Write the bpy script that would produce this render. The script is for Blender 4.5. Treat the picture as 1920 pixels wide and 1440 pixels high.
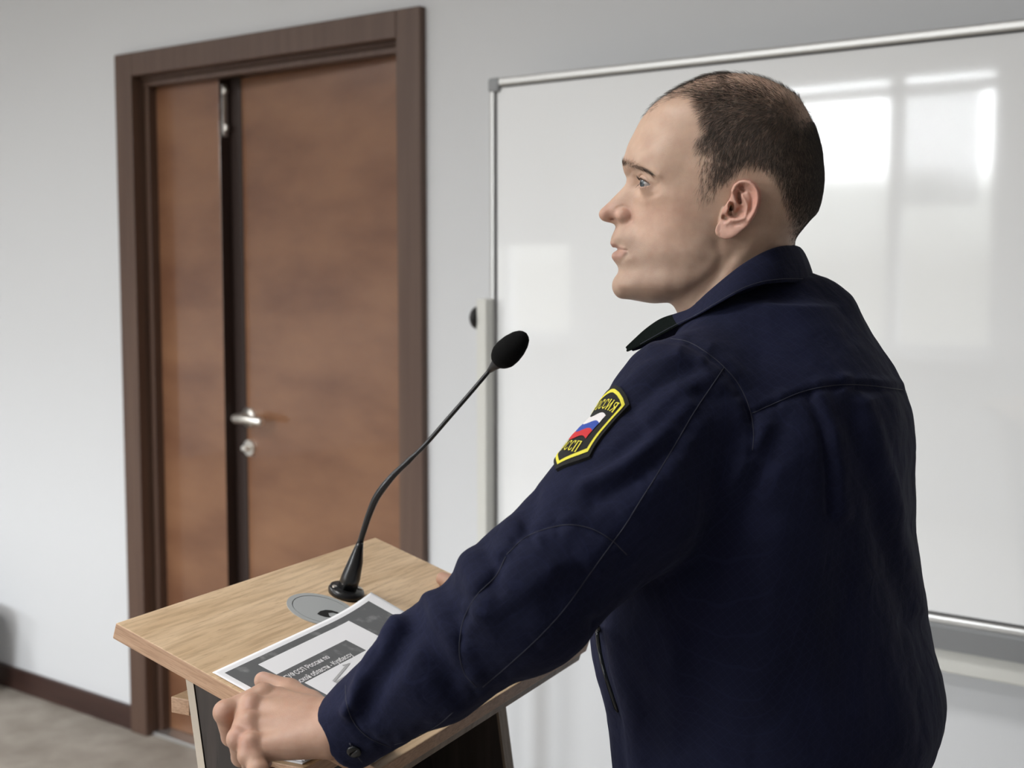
import bpy, bmesh, math, random
import numpy as np
from mathutils import Vector, Matrix, noise as mnoise
from mathutils.bvhtree import BVHTree

scene = bpy.context.scene
for ob in list(bpy.data.objects):
    bpy.data.objects.remove(ob, do_unlink=True)
COL = scene.collection
rng = np.random.default_rng(7)
random.seed(7)

# ------------------------------------------------------------------ camera
FPX = 2500.0                      # focal length in pixels of a 1920 px wide frame
PITCH = math.atan(215.0 / FPX)    # looking slightly down
CAMZ = 1.47
HEAD = math.radians(38.0)         # camera heading, turned left of the back wall's normal
cam_data = bpy.data.cameras.new('camera')
cam = bpy.data.objects.new('camera', cam_data)
COL.objects.link(cam)
cam_data.sensor_width = 36.0
cam_data.lens = FPX / 1920.0 * 36.0
cam.location = (0, 0, CAMZ)
cam.rotation_euler = (math.pi / 2 - PITCH, 0, HEAD)
cam_data.clip_start = 0.05
cam_data.dof.use_dof = True
cam_data.dof.focus_distance = 1.30
cam_data.dof.aperture_fstop = 7.0
scene.camera = cam

# ------------------------------------------------------------------ colour management
scene.view_settings.view_transform = 'Standard'
scene.view_settings.look = 'None'
scene.view_settings.exposure = -0.04
scene.view_settings.gamma = 1.0
scene.view_settings.use_curve_mapping = False
scene.cycles.use_denoising = True
scene.cycles.max_bounces = 8
scene.cycles.sample_clamp_indirect = 6.0

# ------------------------------------------------------------------ overcast sky outside the windows
SKY = 21.0
world = bpy.data.worlds.new('sky')
scene.world = world
world.use_nodes = True
wn, wl = world.node_tree.nodes, world.node_tree.links
wn.clear()
wo = wn.new('ShaderNodeOutputWorld')
wb = wn.new('ShaderNodeBackground')
tc = wn.new('ShaderNodeTexCoord')
sx = wn.new('ShaderNodeSeparateXYZ')
wl.new(tc.outputs['Generated'], sx.inputs[0])
nz = wn.new('ShaderNodeTexNoise'); nz.inputs['Scale'].default_value = 22.0; nz.inputs['Detail'].default_value = 4
wl.new(tc.outputs['Generated'], nz.inputs['Vector'])
ad = wn.new('ShaderNodeMath'); ad.operation = 'MULTIPLY_ADD'; ad.inputs[1].default_value = 0.05; ad.inputs[2].default_value = -0.025
wl.new(nz.outputs['Fac'], ad.inputs[0])
a2 = wn.new('ShaderNodeMath'); a2.operation = 'ADD'
wl.new(sx.outputs['Z'], a2.inputs[0]); wl.new(ad.outputs[0], a2.inputs[1])
cr = wn.new('ShaderNodeValToRGB')
wl.new(a2.outputs[0], cr.inputs[0])
e = cr.color_ramp.elements
e[0].position = 0.0; e[0].color = (0.10, 0.10, 0.09, 1)
e[1].position = 0.075; e[1].color = (0.95, 0.98, 1.0, 1)
q = e.new(0.055); q.color = (0.22, 0.23, 0.22, 1)
q = e.new(1.0); q.color = (0.80, 0.88, 1.0, 1)
wl.new(cr.outputs[0], wb.inputs['Color'])
wb.inputs['Strength'].default_value = SKY
wl.new(wb.outputs[0], wo.inputs[0])

# rooms planes (X along the back wall, Y towards it)
WALL_Y, FRONT_Y, LEFT_X, RIGHT_X, CEIL_Z = 2.54, -3.2, -8.4, 2.6, 2.95
WINDOWS = [(-4.45, -2.62, 0.95, 2.70), (-7.60, -5.70, 0.95, 2.70)]


def area_light(name, loc, rot, sx_, sy_, power, color, portal=False, spread=math.pi):
    d = bpy.data.lights.new(name, 'AREA')
    d.shape = 'RECTANGLE'; d.size = sx_; d.size_y = sy_
    d.energy = power; d.color = color
    d.spread = spread
    if portal:
        d.cycles.is_portal = True
    o = bpy.data.objects.new(name, d)
    COL.objects.link(o)
    o.location = loc; o.rotation_euler = rot
    return o


for (x0, x1, z0, z1) in WINDOWS:
    area_light('window_portal', ((x0 + x1) / 2, FRONT_Y - 0.02, (z0 + z1) / 2), (math.pi / 2, 0, 0), x1 - x0, z1 - z0, 1, (1, 1, 1), True)
PANELS = [(-5.4, -1.7), (-5.4, 0.2), (-3.4, -1.7), (-3.4, 0.2), (-1.4, -1.7), (-1.4, 0.2)]
PANEL_W = 21.0

# ------------------------------------------------------------------ helpers
def tag(o, label=None, cat=None, group=None, kind=None):
    if label: o['label'] = label
    if cat: o['category'] = cat
    if group: o['group'] = group
    if kind: o['kind'] = kind
    return o


def empty(name, loc=(0, 0, 0), rz=0.0):
    o = bpy.data.objects.new(name, None)
    COL.objects.link(o)
    o.location = loc; o.rotation_euler = (0, 0, rz)
    return o


def link(name, me, mats, parent=None, loc=None, smooth=False):
    o = bpy.data.objects.new(name, me)
    COL.objects.link(o)
    for m in (mats if isinstance(mats, (list, tuple)) else [mats]):
        me.materials.append(m)
    if parent is not None: o.parent = parent
    if loc is not None: o.location = loc
    if smooth: me.polygons.foreach_set('use_smooth', np.ones(len(me.polygons), bool))
    return o


def from_bm(name, bm, mats, parent=None, loc=None, smooth=False):
    me = bpy.data.meshes.new(name)
    bmesh.ops.recalc_face_normals(bm, faces=bm.faces)
    bm.to_mesh(me); bm.free()
    return link(name, me, mats, parent, loc, smooth)


def from_arr(name, V, Fc, mats, parent=None, loc=None, smooth=True, mat_index=None):
    me = bpy.data.meshes.new(name)
    me.from_pydata([tuple(v) for v in np.asarray(V, float).tolist()], [], [tuple(f) for f in (Fc.tolist() if hasattr(Fc, 'tolist') else Fc)])
    if mat_index is not None: me.polygons.foreach_set('material_index', np.asarray(mat_index, np.int32))
    me.update()
    return link(name, me, mats, parent, loc, smooth)


def add_box(bm, lo, hi, bevel=0.0, segs=2, rot=None, mat=0):
    lo, hi = Vector(lo), Vector(hi)
    r = bmesh.ops.create_cube(bm, size=1.0)
    vs = r['verts']
    s, c = hi - lo, (hi + lo) / 2
    for v in vs:
        v.co = Vector((v.co.x * s.x, v.co.y * s.y, v.co.z * s.z))
    es = list({e_ for v in vs for e_ in v.link_edges})
    if bevel > 0:
        rb = bmesh.ops.bevel(bm, geom=es, offset=bevel, segments=segs, affect='EDGES', profile=0.5)
        vs = list({v for f in rb['faces'] for v in f.verts} | {v for v in vs if v.is_valid})
    for v in vs:
        if rot is not None: v.co = rot @ v.co
        v.co += c
    for f in {f for v in vs for f in v.link_faces}: f.material_index = mat
    return vs


def add_tube(bm, pts, radii, n=12, caps=True, mat=0):
    pts = [Vector(p) for p in pts]
    if not hasattr(radii, '__len__'): radii = [radii] * len(pts)
    rings = []
    up = None
    for i, p in enumerate(pts):
        t = (pts[min(i + 1, len(pts) - 1)] - pts[max(i - 1, 0)]).normalized()
        if up is None:
            up = t.orthogonal().normalized()
        else:
            up = (up - t * up.dot(t)).normalized()
        b = t.cross(up)
        rings.append([bm.verts.new(p + (up * math.cos(a) + b * math.sin(a)) * radii[i]) for a in [2 * math.pi * k / n for k in range(n)]])
    fs = []
    for a, b in zip(rings, rings[1:]):
        for k in range(n):
            fs.append(bm.faces.new((a[k], a[(k + 1) % n], b[(k + 1) % n], b[k])))
    if caps:
        fs.append(bm.faces.new(rings[0][::-1])); fs.append(bm.faces.new(rings[-1]))
    for f in fs: f.material_index = mat
    return rings


def spline(pts, n):
    """Catmull-Rom through pts, n samples."""
    P = np.asarray(pts, float)
    P = np.vstack([2 * P[0] - P[1], P, 2 * P[-1] - P[-2]])
    out = []
    m = len(P) - 3
    for t in np.linspace(0, m, n):
        i = min(int(t), m - 1); u = t - i
        a, b, c, d = P[i:i + 4]
        out.append(0.5 * ((2 * b) + (c - a) * u + (2 * a - 5 * b + 4 * c - d) * u * u + (3 * b - a - 3 * c + d) * u ** 3))
    return np.array(out)


def mat(name, base, rough=0.5, metal=0.0, noise=None, bump=None, coat=0.0, spec=0.5, sheen=0.0):
    """noise = (scale xyz, detail, colour2, lo, hi); bump = (scale xyz, strength, distance)"""
    m = bpy.data.materials.new(name); m.use_nodes = True
    nt = m.node_tree; p = nt.nodes['Principled BSDF']
    p.inputs['Base Color'].default_value = (*base, 1)
    p.inputs['Roughness'].default_value = rough
    p.inputs['Metallic'].default_value = metal
    p.inputs['Specular IOR Level'].default_value = spec
    p.inputs['Coat Weight'].default_value = coat
    p.inputs['Sheen Weight'].default_value = sheen
    def nodes_noise(sc, detail=4):
        t = nt.nodes.new('ShaderNodeTexCoord'); mp = nt.nodes.new('ShaderNodeMapping')
        mp.inputs['Scale'].default_value = sc
        nt.links.new(t.outputs['Object'], mp.inputs['Vector'])
        nn = nt.nodes.new('ShaderNodeTexNoise'); nn.inputs['Scale'].default_value = 1.0; nn.inputs['Detail'].default_value = detail
        nt.links.new(mp.outputs[0], nn.inputs['Vector'])
        return nn
    if noise:
        sc, det, c2, lo, hi = noise
        nn = nodes_noise(sc, det)
        r = nt.nodes.new('ShaderNodeValToRGB')
        r.color_ramp.elements[0].position = lo; r.color_ramp.elements[0].color = (*base, 1)
        r.color_ramp.elements[1].position = hi; r.color_ramp.elements[1].color = (*c2, 1)
        nt.links.new(nn.outputs['Fac'], r.inputs[0]); nt.links.new(r.outputs[0], p.inputs['Base Color'])
    if bump:
        sc, st, dist = bump
        nn = nodes_noise(sc, 3)
        b = nt.nodes.new('ShaderNodeBump'); b.inputs['Strength'].default_value = st; b.inputs['Distance'].default_value = dist
        nt.links.new(nn.outputs['Fac'], b.inputs['Height']); nt.links.new(b.outputs[0], p.inputs['Normal'])
    return m


def rot_h(p):
    """camera-heading axes (right, forward, up) -> room axes"""
    c, s = math.cos(HEAD), math.sin(HEAD)
    return np.array([p[0] * c - p[1] * s, p[0] * s + p[1] * c, p[2]])


_cp, _sp = math.cos(PITCH), math.sin(PITCH)
def ray(px, py):
    x = (px - 960) / FPX; y = -(py - 720) / FPX
    return np.array([x, _cp + y * _sp, -_sp + y * _cp])
def P3(px, py, d):
    """point seen at (px, py) whose forward distance from the viewpoint is d, in heading axes"""
    r = ray(px, py); return np.array([0, 0, CAMZ]) + r * (d / r[1])
def proj(p):
    p = np.asarray(p, float); d = p - np.array([0, 0, CAMZ])
    dep = d[..., 1] * _cp - d[..., 2] * _sp; up = d[..., 1] * _sp + d[..., 2] * _cp
    return np.stack([960 + FPX * d[..., 0] / dep, 720 - FPX * up / dep], -1)
# ------------------------------------------------------------------ room
M_wall = mat('wall_paint', (0.70, 0.712, 0.728), 0.75, bump=((350, 350, 350), 0.08, 0.002), spec=0.3)
M_ceil = mat('ceiling_paint', (0.70, 0.70, 0.70), 0.9)
M_carpet = mat('carpet', (0.32, 0.285, 0.245), 0.95, noise=((7, 7, 7), 6, (0.46, 0.42, 0.37), 0.35, 0.72), bump=((260, 260, 260), 0.6, 0.006), spec=0.1)
M_frame = mat('brown_frame', (0.092, 0.051, 0.036), 0.45, noise=((60, 60, 2.5), 5, (0.122, 0.072, 0.050), 0.35, 0.7), coat=0.0)
M_leaf = mat('veneer', (0.160, 0.070, 0.038), 0.30, noise=((2.4, 2.4, 6.0), 8, (0.280, 0.140, 0.074), 0.30, 0.70), coat=0.5)
M_leaf_edge_shade = mat('door_edge_shade', (0.03, 0.016, 0.012), 0.5)  # near black colour stands in for shade in the gap between the leaves
M_base = mat('brown_skirting', (0.035, 0.014, 0.010), 0.5, noise=((2, 40, 40), 4, (0.055, 0.024, 0.017), 0.35, 0.7))
M_nickel = mat('satin_nickel', (0.90, 0.87, 0.82), 0.38, 1.0)
M_white_metal = mat('cream_painted_metal', (0.70, 0.70, 0.66), 0.4)
M_alu = mat('aluminium', (0.62, 0.62, 0.61), 0.38, 0.85)
M_grey_plastic = mat('grey_plastic', (0.30, 0.31, 0.32), 0.5)
M_black = mat('black_plastic', (0.012, 0.012, 0.012), 0.42)
M_board = mat('whiteboard_enamel', (0.94, 0.955, 0.965), 0.045, coat=0.0, spec=0.75)
M_shadow_line = mat('shadow_line_dark', (0.10, 0.10, 0.10), 0.7)


def structure(name, lo, hi, m, label, cat):
    bm = bmesh.new(); add_box(bm, lo, hi)
    return tag(from_bm(name, bm, m), label, cat, kind='structure')


T = 0.12
# back wall with the doorway opening
DX0, DX1, DTOP = -3.45, -2.335, 2.060
bm = bmesh.new()
add_box(bm, (LEFT_X, WALL_Y, 0), (DX0, WALL_Y + 0.14, CEIL_Z))
add_box(bm, (DX1, WALL_Y, 0), (RIGHT_X, WALL_Y + 0.14, CEIL_Z))
add_box(bm, (DX0, WALL_Y, DTOP), (DX1, WALL_Y + 0.14, CEIL_Z))
tag(from_bm('wall_back', bm, M_wall), 'pale grey painted wall behind the door and the whiteboard', 'wall', kind='structure')
structure('wall_corridor', (DX0 - 0.6, WALL_Y + 1.3, 0), (DX1 + 0.6, WALL_Y + 1.36, CEIL_Z), M_wall, 'pale corridor wall beyond the brown double door', 'wall')
bm = bmesh.new()  # added end walls block the sky so the door gap stays dark
add_box(bm, (DX0 - 0.66, WALL_Y + 0.141, 0), (DX0 - 0.6, WALL_Y + 1.36, CEIL_Z)); add_box(bm, (DX1 + 0.6, WALL_Y + 0.141, 0), (DX1 + 0.66, WALL_Y + 1.36, CEIL_Z))
tag(from_bm('wall_corridor_blocker', bm, M_wall), 'added end walls keeping sky light out of the corridor beyond the double door', 'wall', kind='structure')
structure('wall_left', (LEFT_X - T, FRONT_Y, 0), (LEFT_X, WALL_Y + 0.14, CEIL_Z), M_wall, 'pale grey left side wall of the room', 'wall')
structure('wall_right', (RIGHT_X, FRONT_Y, 0), (RIGHT_X + T, WALL_Y + 0.14, CEIL_Z), M_wall, 'pale grey right side wall of the room', 'wall')
structure('floor', (LEFT_X - T, FRONT_Y - 0.3, -0.08), (RIGHT_X + T, WALL_Y + 1.4, 0), M_carpet, 'mottled grey brown carpet floor', 'floor')
structure('ceiling', (LEFT_X - T, FRONT_Y - 0.3, CEIL_Z), (RIGHT_X + T, WALL_Y + 1.4, CEIL_Z + 0.1), M_ceil, 'white ceiling with square light panels', 'ceiling')
# front wall with window openings
bm = bmesh.new()
xs = sorted([LEFT_X, RIGHT_X] + [w[0] for w in WINDOWS] + [w[1] for w in WINDOWS])
for i in range(0, len(xs) - 1):
    if i % 2 == 0:
        add_box(bm, (xs[i], FRONT_Y - 0.2, 0), (xs[i + 1], FRONT_Y, CEIL_Z))
for (x0, x1, z0, z1) in WINDOWS:
    add_box(bm, (x0, FRONT_Y - 0.2, 0), (x1, FRONT_Y, z0))
    add_box(bm, (x0, FRONT_Y - 0.2, z1), (x1, FRONT_Y, CEIL_Z))
tag(from_bm('wall_front', bm, M_wall), 'pale window wall opposite the whiteboard', 'wall', kind='structure')
M_upvc = mat('white_window_frame', (0.75, 0.75, 0.75), 0.4)
M_glass = bpy.data.materials.new('window_glass'); M_glass.use_nodes = True
_n = M_glass.node_tree; _n.nodes.clear()
_o = _n.nodes.new('ShaderNodeOutputMaterial'); _t = _n.nodes.new('ShaderNodeBsdfTransparent'); _g = _n.nodes.new('ShaderNodeBsdfGlossy'); _m = _n.nodes.new('ShaderNodeMixShader')
_g.inputs['Roughness'].default_value = 0.02; _m.inputs[0].default_value = 0.05
_n.links.new(_t.outputs[0], _m.inputs[1]); _n.links.new(_g.outputs[0], _m.inputs[2]); _n.links.new(_m.outputs[0], _o.inputs[0])
M_blind = mat('grey_blind_fabric', (0.42, 0.43, 0.43), 0.8)
for i, (x0, x1, z0, z1) in enumerate(WINDOWS):
    w = empty('window_%d' % (i + 1), ((x0 + x1) / 2, FRONT_Y - 0.08, z0))
    tag(w, ['white framed window with a half lowered blind, the one nearer the lectern', 'white framed window with a grey roller blind at the far left of the window wall'][i], 'window', kind='structure')
    hw, hh = (x1 - x0) / 2, z1 - z0
    bm = bmesh.new()
    f = 0.055
    add_box(bm, (-hw, -0.03, 0), (hw, 0.03, f)); add_box(bm, (-hw, -0.03, hh - f), (hw, 0.03, hh))
    add_box(bm, (-hw, -0.03, f), (-hw + f, 0.03, hh - f)); add_box(bm, (hw - f, -0.03, f), (hw, 0.03, hh - f))
    xm = hw - 0.66
    add_box(bm, (xm - 0.04, -0.03, f), (xm + 0.04, 0.03, hh - f))
    add_box(bm, (-hw + f, -0.03, hh - 0.16), (hw - f, 0.03, hh - 0.09))
    from_bm('window_frame', bm, M_upvc, w)
    bm = bmesh.new(); add_box(bm, (-hw + f, -0.006, f), (hw - f, 0.0, hh - f)); from_bm('window_pane', bm, M_glass, w)
    bm = bmesh.new(); add_box(bm, (-hw - 0.04, 0.0, -0.035), (hw + 0.04, 0.24, 0), 0.006); from_bm('window_sill', bm, M_upvc, w)
    if i == 1:
        bm = bmesh.new(); add_box(bm, (-hw + 0.03, 0.045, 0.70), (hw - 0.03, 0.049, hh - 0.02)); add_tube(bm, [(-hw + 0.03, 0.06, hh - 0.03), (hw - 0.03, 0.06, hh - 0.03)], 0.025, 16)
        from_bm('roller_blind', bm, M_blind, w)
    if i == 0:
        bm = bmesh.new()
        for k in range(26):
            zc = hh - 0.18 - k * 0.026
            add_box(bm, (xm + 0.05, 0.04, zc - 0.011), (hw - 0.13, 0.046, zc + 0.011), rot=Matrix.Rotation(0.9, 3, 'X'))
        from_bm('venetian_blind', bm, M_blind, w)

# ceiling light panels (the room's lamps)
M_led = bpy.data.materials.new('led_diffuser'); M_led.use_nodes = True
_p = M_led.node_tree.nodes['Principled BSDF']
_p.inputs['Emission Color'].default_value = (1, 0.97, 0.93, 1); _p.inputs['Emission Strength'].default_value = 3.0
for k, (x, y) in enumerate(PANELS):
    r = empty('ceiling_light', (x, y, CEIL_Z))
    tag(r, 'square white light panel in the ceiling', 'ceiling light', 'light panels in the ceiling')
    bm = bmesh.new()
    for a in ((-0.3, -0.3, 0.3, -0.28), (-0.3, 0.28, 0.3, 0.3), (-0.3, -0.28, -0.28, 0.28), (0.28, -0.28, 0.3, 0.28)):
        add_box(bm, (a[0], a[1], -0.03), (a[2], a[3], 0))
    from_bm('panel_frame', bm, M_upvc, r)
    bm = bmesh.new(); add_box(bm, (-0.28, -0.28, -0.02), (0.28, 0.28, -0.005)); from_bm('diffuser', bm, M_led, r)
    if PANEL_W > 0: area_light('panel_lamp', (x, y, CEIL_Z - 0.035), (0, 0, 0), 0.56, 0.56, PANEL_W, (1.0, 0.99, 0.98), spread=math.radians(172))

# skirting boards
for nm, x0, x1, lab in (('baseboard_left', LEFT_X, -3.51, 'dark brown skirting board left of the door'), ('baseboard_right', -2.26, RIGHT_X, 'dark brown skirting board right of the door')):
    bm = bmesh.new(); add_box(bm, (x0, WALL_Y - 0.016, 0), (x1, WALL_Y, 0.078), 0.004)
    tag(from_bm(nm, bm, M_base), lab, 'baseboard', kind='structure')

# ------------------------------------------------------------------ door
door = empty('door_1', ((DX0 + DX1) / 2, WALL_Y, 0))
tag(door, 'dark brown wooden double door, one narrow and one wide leaf, standing slightly ajar', 'door', kind='structure')
ox = -(DX0 + DX1) / 2
bm = bmesh.new()
for (x0, x1, z0, z1) in ((-3.512, -3.430, 0, 2.122), (-2.340, -2.258, 0, 2.122), (-3.430, -2.340, 2.052, 2.122)):
    add_box(bm, (x0 + ox, -0.022, z0), (x1 + ox, 0.012, z1), 0.003)
from_bm('casing', bm, M_frame, door)
bm = bmesh.new()     # jambs with a stepped stop
for (a, b, c, d) in ((-3.450, -3.432, 0.012, 0.14), (-3.432, -3.412, 0.026, 0.058), (-2.353, -2.335, 0.012, 0.14), (-2.362, -2.353, 0.026, 0.058)):
    add_box(bm, (a + ox, c, 0), (b + ox, d, 2.060), 0.002)
add_box(bm, (-3.45 + ox, 0.012, 2.060 - 0.018), (-2.335 + ox, 0.14, 2.060), 0.002)
add_box(bm, (-3.44 + ox, 0.022, 2.024), (-2.345 + ox, 0.058, 2.042), 0.002)
from_bm('door_frame', bm, M_frame, door)
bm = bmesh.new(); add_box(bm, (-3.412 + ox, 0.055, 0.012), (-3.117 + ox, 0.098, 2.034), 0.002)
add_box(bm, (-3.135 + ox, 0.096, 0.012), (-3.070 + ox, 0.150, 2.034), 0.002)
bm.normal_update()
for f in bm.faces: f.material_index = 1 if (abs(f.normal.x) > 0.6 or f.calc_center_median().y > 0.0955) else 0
leaf1 = from_bm('narrow_leaf', bm, [M_leaf, M_leaf_edge_shade], door)
bm = bmesh.new(); add_box(bm, (-3.1168 + ox, 0.066, 1.86), (-3.1140 + ox, 0.084, 2.01), 0.001)
add_box(bm, (-3.1142 + ox, 0.068, 1.985), (-3.106 + ox, 0.082, 2.0), 0.003); add_box(bm, (-3.1142 + ox, 0.069, 1.875), (-3.105 + ox, 0.081, 1.895), 0.003)
from_bm('flush_bolt', bm, M_nickel, leaf1)
# wide leaf, hinged at the right, a few degrees ajar away from us
leaf2 = bpy.data.objects.new('wide_leaf', bpy.data.meshes.new('wide_leaf')); COL.objects.link(leaf2); leaf2.parent = door
bm = bmesh.new(); add_box(bm, (-0.752, 0, 0.012), (0, 0.043, 2.030), 0.002)
bm.to_mesh(leaf2.data); bm.free(); leaf2.data.materials.append(M_leaf)
leaf2.location = (-2.356 + ox, 0.058, 0); leaf2.rotation_euler = (0, 0, math.radians(-3.4))
hb = bmesh.new()
lx, lz = -0.700, 1.03
add_tube(hb, [(lx, 0.001, lz), (lx, -0.010, lz)], 0.029, 24)
add_tube(hb, [(lx, -0.008, lz), (lx, -0.048, lz)], [0.015, 0.014], 16)
add_tube(hb, [(lx - 0.012, -0.048, lz), (lx + 0.0, -0.052, lz), (lx + 0.05, -0.052, lz + 0.001), (lx + 0.112, -0.047, lz - 0.002), (lx + 0.118, -0.046, lz - 0.002)], [0.011, 0.0145, 0.0135, 0.0125, 0.007], 16)
from_bm('door_handle', hb, M_nickel, leaf2, smooth=True)
hb = bmesh.new()
add_tube(hb, [(lx, 0.001, lz - 0.092), (lx, -0.009, lz - 0.092)], [0.026, 0.024], 24)
add_box(hb, (lx - 0.011, -0.030, lz - 0.100), (lx + 0.011, -0.008, lz - 0.084), 0.004)
from_bm('lock_rose', hb, M_nickel, leaf2, smooth=False)
bm = bmesh.new(); add_box(bm, (-3.43 + ox, 0.0, 0), (-2.345 + ox, 0.13, 0.011), 0.003)
from_bm('threshold', bm, M_alu, door)

# ------------------------------------------------------------------ whiteboard on its stand
BX0, BX1, BZ0, BZ1, BY = -1.940, -0.140, 0.790, 1.902, 2.400
wbd = empty('whiteboard', ((BX0 + BX1) / 2, BY, 0))
tag(wbd, 'large white magnetic board in an aluminium frame on a pale rolling stand by the wall', 'whiteboard')
cx = -(BX0 + BX1) / 2
bm = bmesh.new(); add_box(bm, (BX0 + cx + 0.012, 0.004, BZ0 + 0.012), (BX1 + cx - 0.012, 0.020, BZ1 - 0.012))
from_bm('writing_surface', bm, M_board, wbd)
bm = bmesh.new()
fw = 0.019
add_box(bm, (BX0 + cx + 0.02, -0.004, BZ1 - fw), (BX1 + cx - 0.02, 0.022, BZ1), 0.006, 3)
add_box(bm, (BX0 + cx, -0.004, BZ0 + 0.02), (BX0 + cx + fw - 0.003, 0.022, BZ1 - 0.02), 0.006, 3)
add_box(bm, (BX1 + cx - fw, -0.004, BZ0 + 0.02), (BX1 + cx, 0.022, BZ1 - 0.02), 0.006, 3)
add_box(bm, (BX0 + cx + 0.02, -0.004, BZ0 + 0.024), (BX1 + cx - 0.02, 0.022, BZ0 + 0.042), 0.006, 3)
from_bm('frame', bm, M_alu, wbd)
bm = bmesh.new()  # dark strips painted in for the shadow line inside the frame
for x0, x1, z0, z1 in ((BX0 + fw, BX1 - fw, BZ1 - fw - 0.0025, BZ1 - fw), (BX0 + fw, BX1 - fw, BZ0 + 0.042, BZ0 + 0.0455)):
    add_box(bm, (x0 + cx, 0.001, z0), (x1 + cx, 0.006, z1))
add_box(bm, (BX0 + cx + fw - 0.003, 0.001, BZ0 + 0.04), (BX0 + cx + fw - 0.0005, 0.006, BZ1 - fw))
from_bm('board_shadow_line', bm, M_shadow_line, wbd)
for sx_ in (BX0 - 0.001, BX1 - 0.030 + 0.001):
    for sz in (BZ1 - 0.031, BZ0 + 0.0):
        bm = bmesh.new()
        c0 = sx_ + cx
        add_box(bm, (c0, -0.007, sz), (c0 + 0.031, 0.024, sz + 0.032), 0.006, 3)
        from_bm('corner_cap', bm, M_grey_plastic, wbd)
# tray: slanted grey underside
bm = bmesh.new()
prof = [(-0.004, BZ0 + 0.026), (-0.012, BZ0 + 0.022), (0.004, BZ0 - 0.024), (0.020, BZ0 - 0.024), (0.020, BZ0 + 0.026)]
va = [bm.verts.new((BX0 + cx + 0.02, p, z)) for p, z in prof]; vb = [bm.verts.new((BX1 + cx - 0.02, p, z)) for p, z in prof]
for k in range(5): bm.faces.new((va[k], va[(k + 1) % 5], vb[(k + 1) % 5], vb[k]))
bm.faces.new(va); bm.faces.new(vb[::-1])
from_bm('pen_rail', bm, M_grey_plastic, wbd)
for (x0, sgn) in ((-1.957, -1), (-0.148, 1)):
    bm = bmesh.new(); add_box(bm, (x0 + cx, -0.030, 0.06), (x0 + 0.030 + cx, 0.0, 1.403), 0.004)
    st = from_bm('upright', bm, M_white_metal, wbd)
    bm = bmesh.new()
    add_box(bm, (x0 + cx - 0.001, -0.30, 0.035), (x0 + 0.031 + cx, 0.11, 0.065), 0.004)
    from_bm('foot', bm, M_white_metal, wbd)
    for yy in (-0.28, 0.09):
        bm = bmesh.new()
        add_tube(bm, [(x0 + cx + 0.004, yy, 0.0185), (x0 + cx + 0.026, yy, 0.0185)], 0.0185, 20)
        from_bm('caster', bm, M_black, wbd, smooth=False)
    xk = x0 + cx + (0 if sgn < 0 else 0.03)
    bm = bmesh.new()
    add_tube(bm, [(xk, -0.012, 1.358), (xk + sgn * 0.006, -0.012, 1.358), (xk + sgn * 0.014, -0.012, 1.358), (xk + sgn * 0.022, -0.012, 1.358), (xk + sgn * 0.026, -0.012, 1.358)], [0.028, 0.028, 0.025, 0.016, 0.006], 24)
    from_bm('tilt_knob', bm, M_black, wbd, smooth=True)
bm = bmesh.new(); add_box(bm, (-1.93 + cx, 0.028, 0.716), (-0.145 + cx, 0.058, 0.766), 0.004)
from_bm('crossbar', bm, M_white_metal, wbd)
for x0 in (-1.93, -0.175):
    bm = bmesh.new(); add_box(bm, (x0 + cx, -0.002, 0.725), (x0 + 0.03 + cx, 0.04, 0.757), 0.002); from_bm('bracket', bm, M_white_metal, wbd)

# small grey bin standing at the left against the wall
_rb = rot_h(ray(-52, 1180)); BINX = _rb[0] / _rb[1] * 2.36 - 0.137
M_bin = mat('grey_bin', (0.30, 0.31, 0.32), 0.6)
bn = empty('waste_bin', (BINX, 2.36, 0))
tag(bn, 'grey waste bin by the skirting board at the left edge', 'bin')
bm = bmesh.new(); add_tube(bm, [(0, 0, 0), (0, 0, 0.01), (0, 0, 0.29), (0, 0, 0.30)], [0.10, 0.105, 0.135, 0.137], 32, caps=False)
bm.faces.new([v for v in bm.verts[:32]][::-1])
ob = from_bm('bucket', bm, M_bin, bn, smooth=True)
md = ob.modifiers.new('wall', 'SOLIDIFY'); md.thickness = 0.003
# ------------------------------------------------------------------ lectern
TILT = math.radians(17.5)
LW, LD, LT = 0.476, 0.322, 0.0170
A_c = P3(217, 1168, 1.0)
_r = ray(217, 1168); A_c = np.array([0, 0, CAMZ]) + _r * ((1.12 - CAMZ) / _r[2])
_r = ray(702, 1008); B_c = np.array([0, 0, CAMZ]) + _r * ((1.12 - CAMZ) / _r[2])
eu = (B_c - A_c); eu /= np.linalg.norm(eu)
ep = np.array([eu[1], -eu[0], 0.0])                        # towards the speaker
ev = ep * math.cos(TILT) - np.array([0, 0, math.sin(TILT)])
en = np.cross(eu, -ev); en /= np.linalg.norm(en)
if en[2] < 0: en = -en
def LP(u, v, n=0.0):
    """lectern top coordinates -> heading axes"""
    return A_c + eu * u + ev * v + en * n
def LUV(px, py, off=0.0):
    r = ray(px, py); o = np.array([0, 0, CAMZ]); t = ((A_c + en * off - o) @ en) / (r @ en)
    q_ = o + t * r - A_c
    return float(q_ @ eu), float(q_ @ ev)
lect_base = (A_c + eu * LW / 2 + ep * 0.19); lect_base[2] = 0


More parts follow.
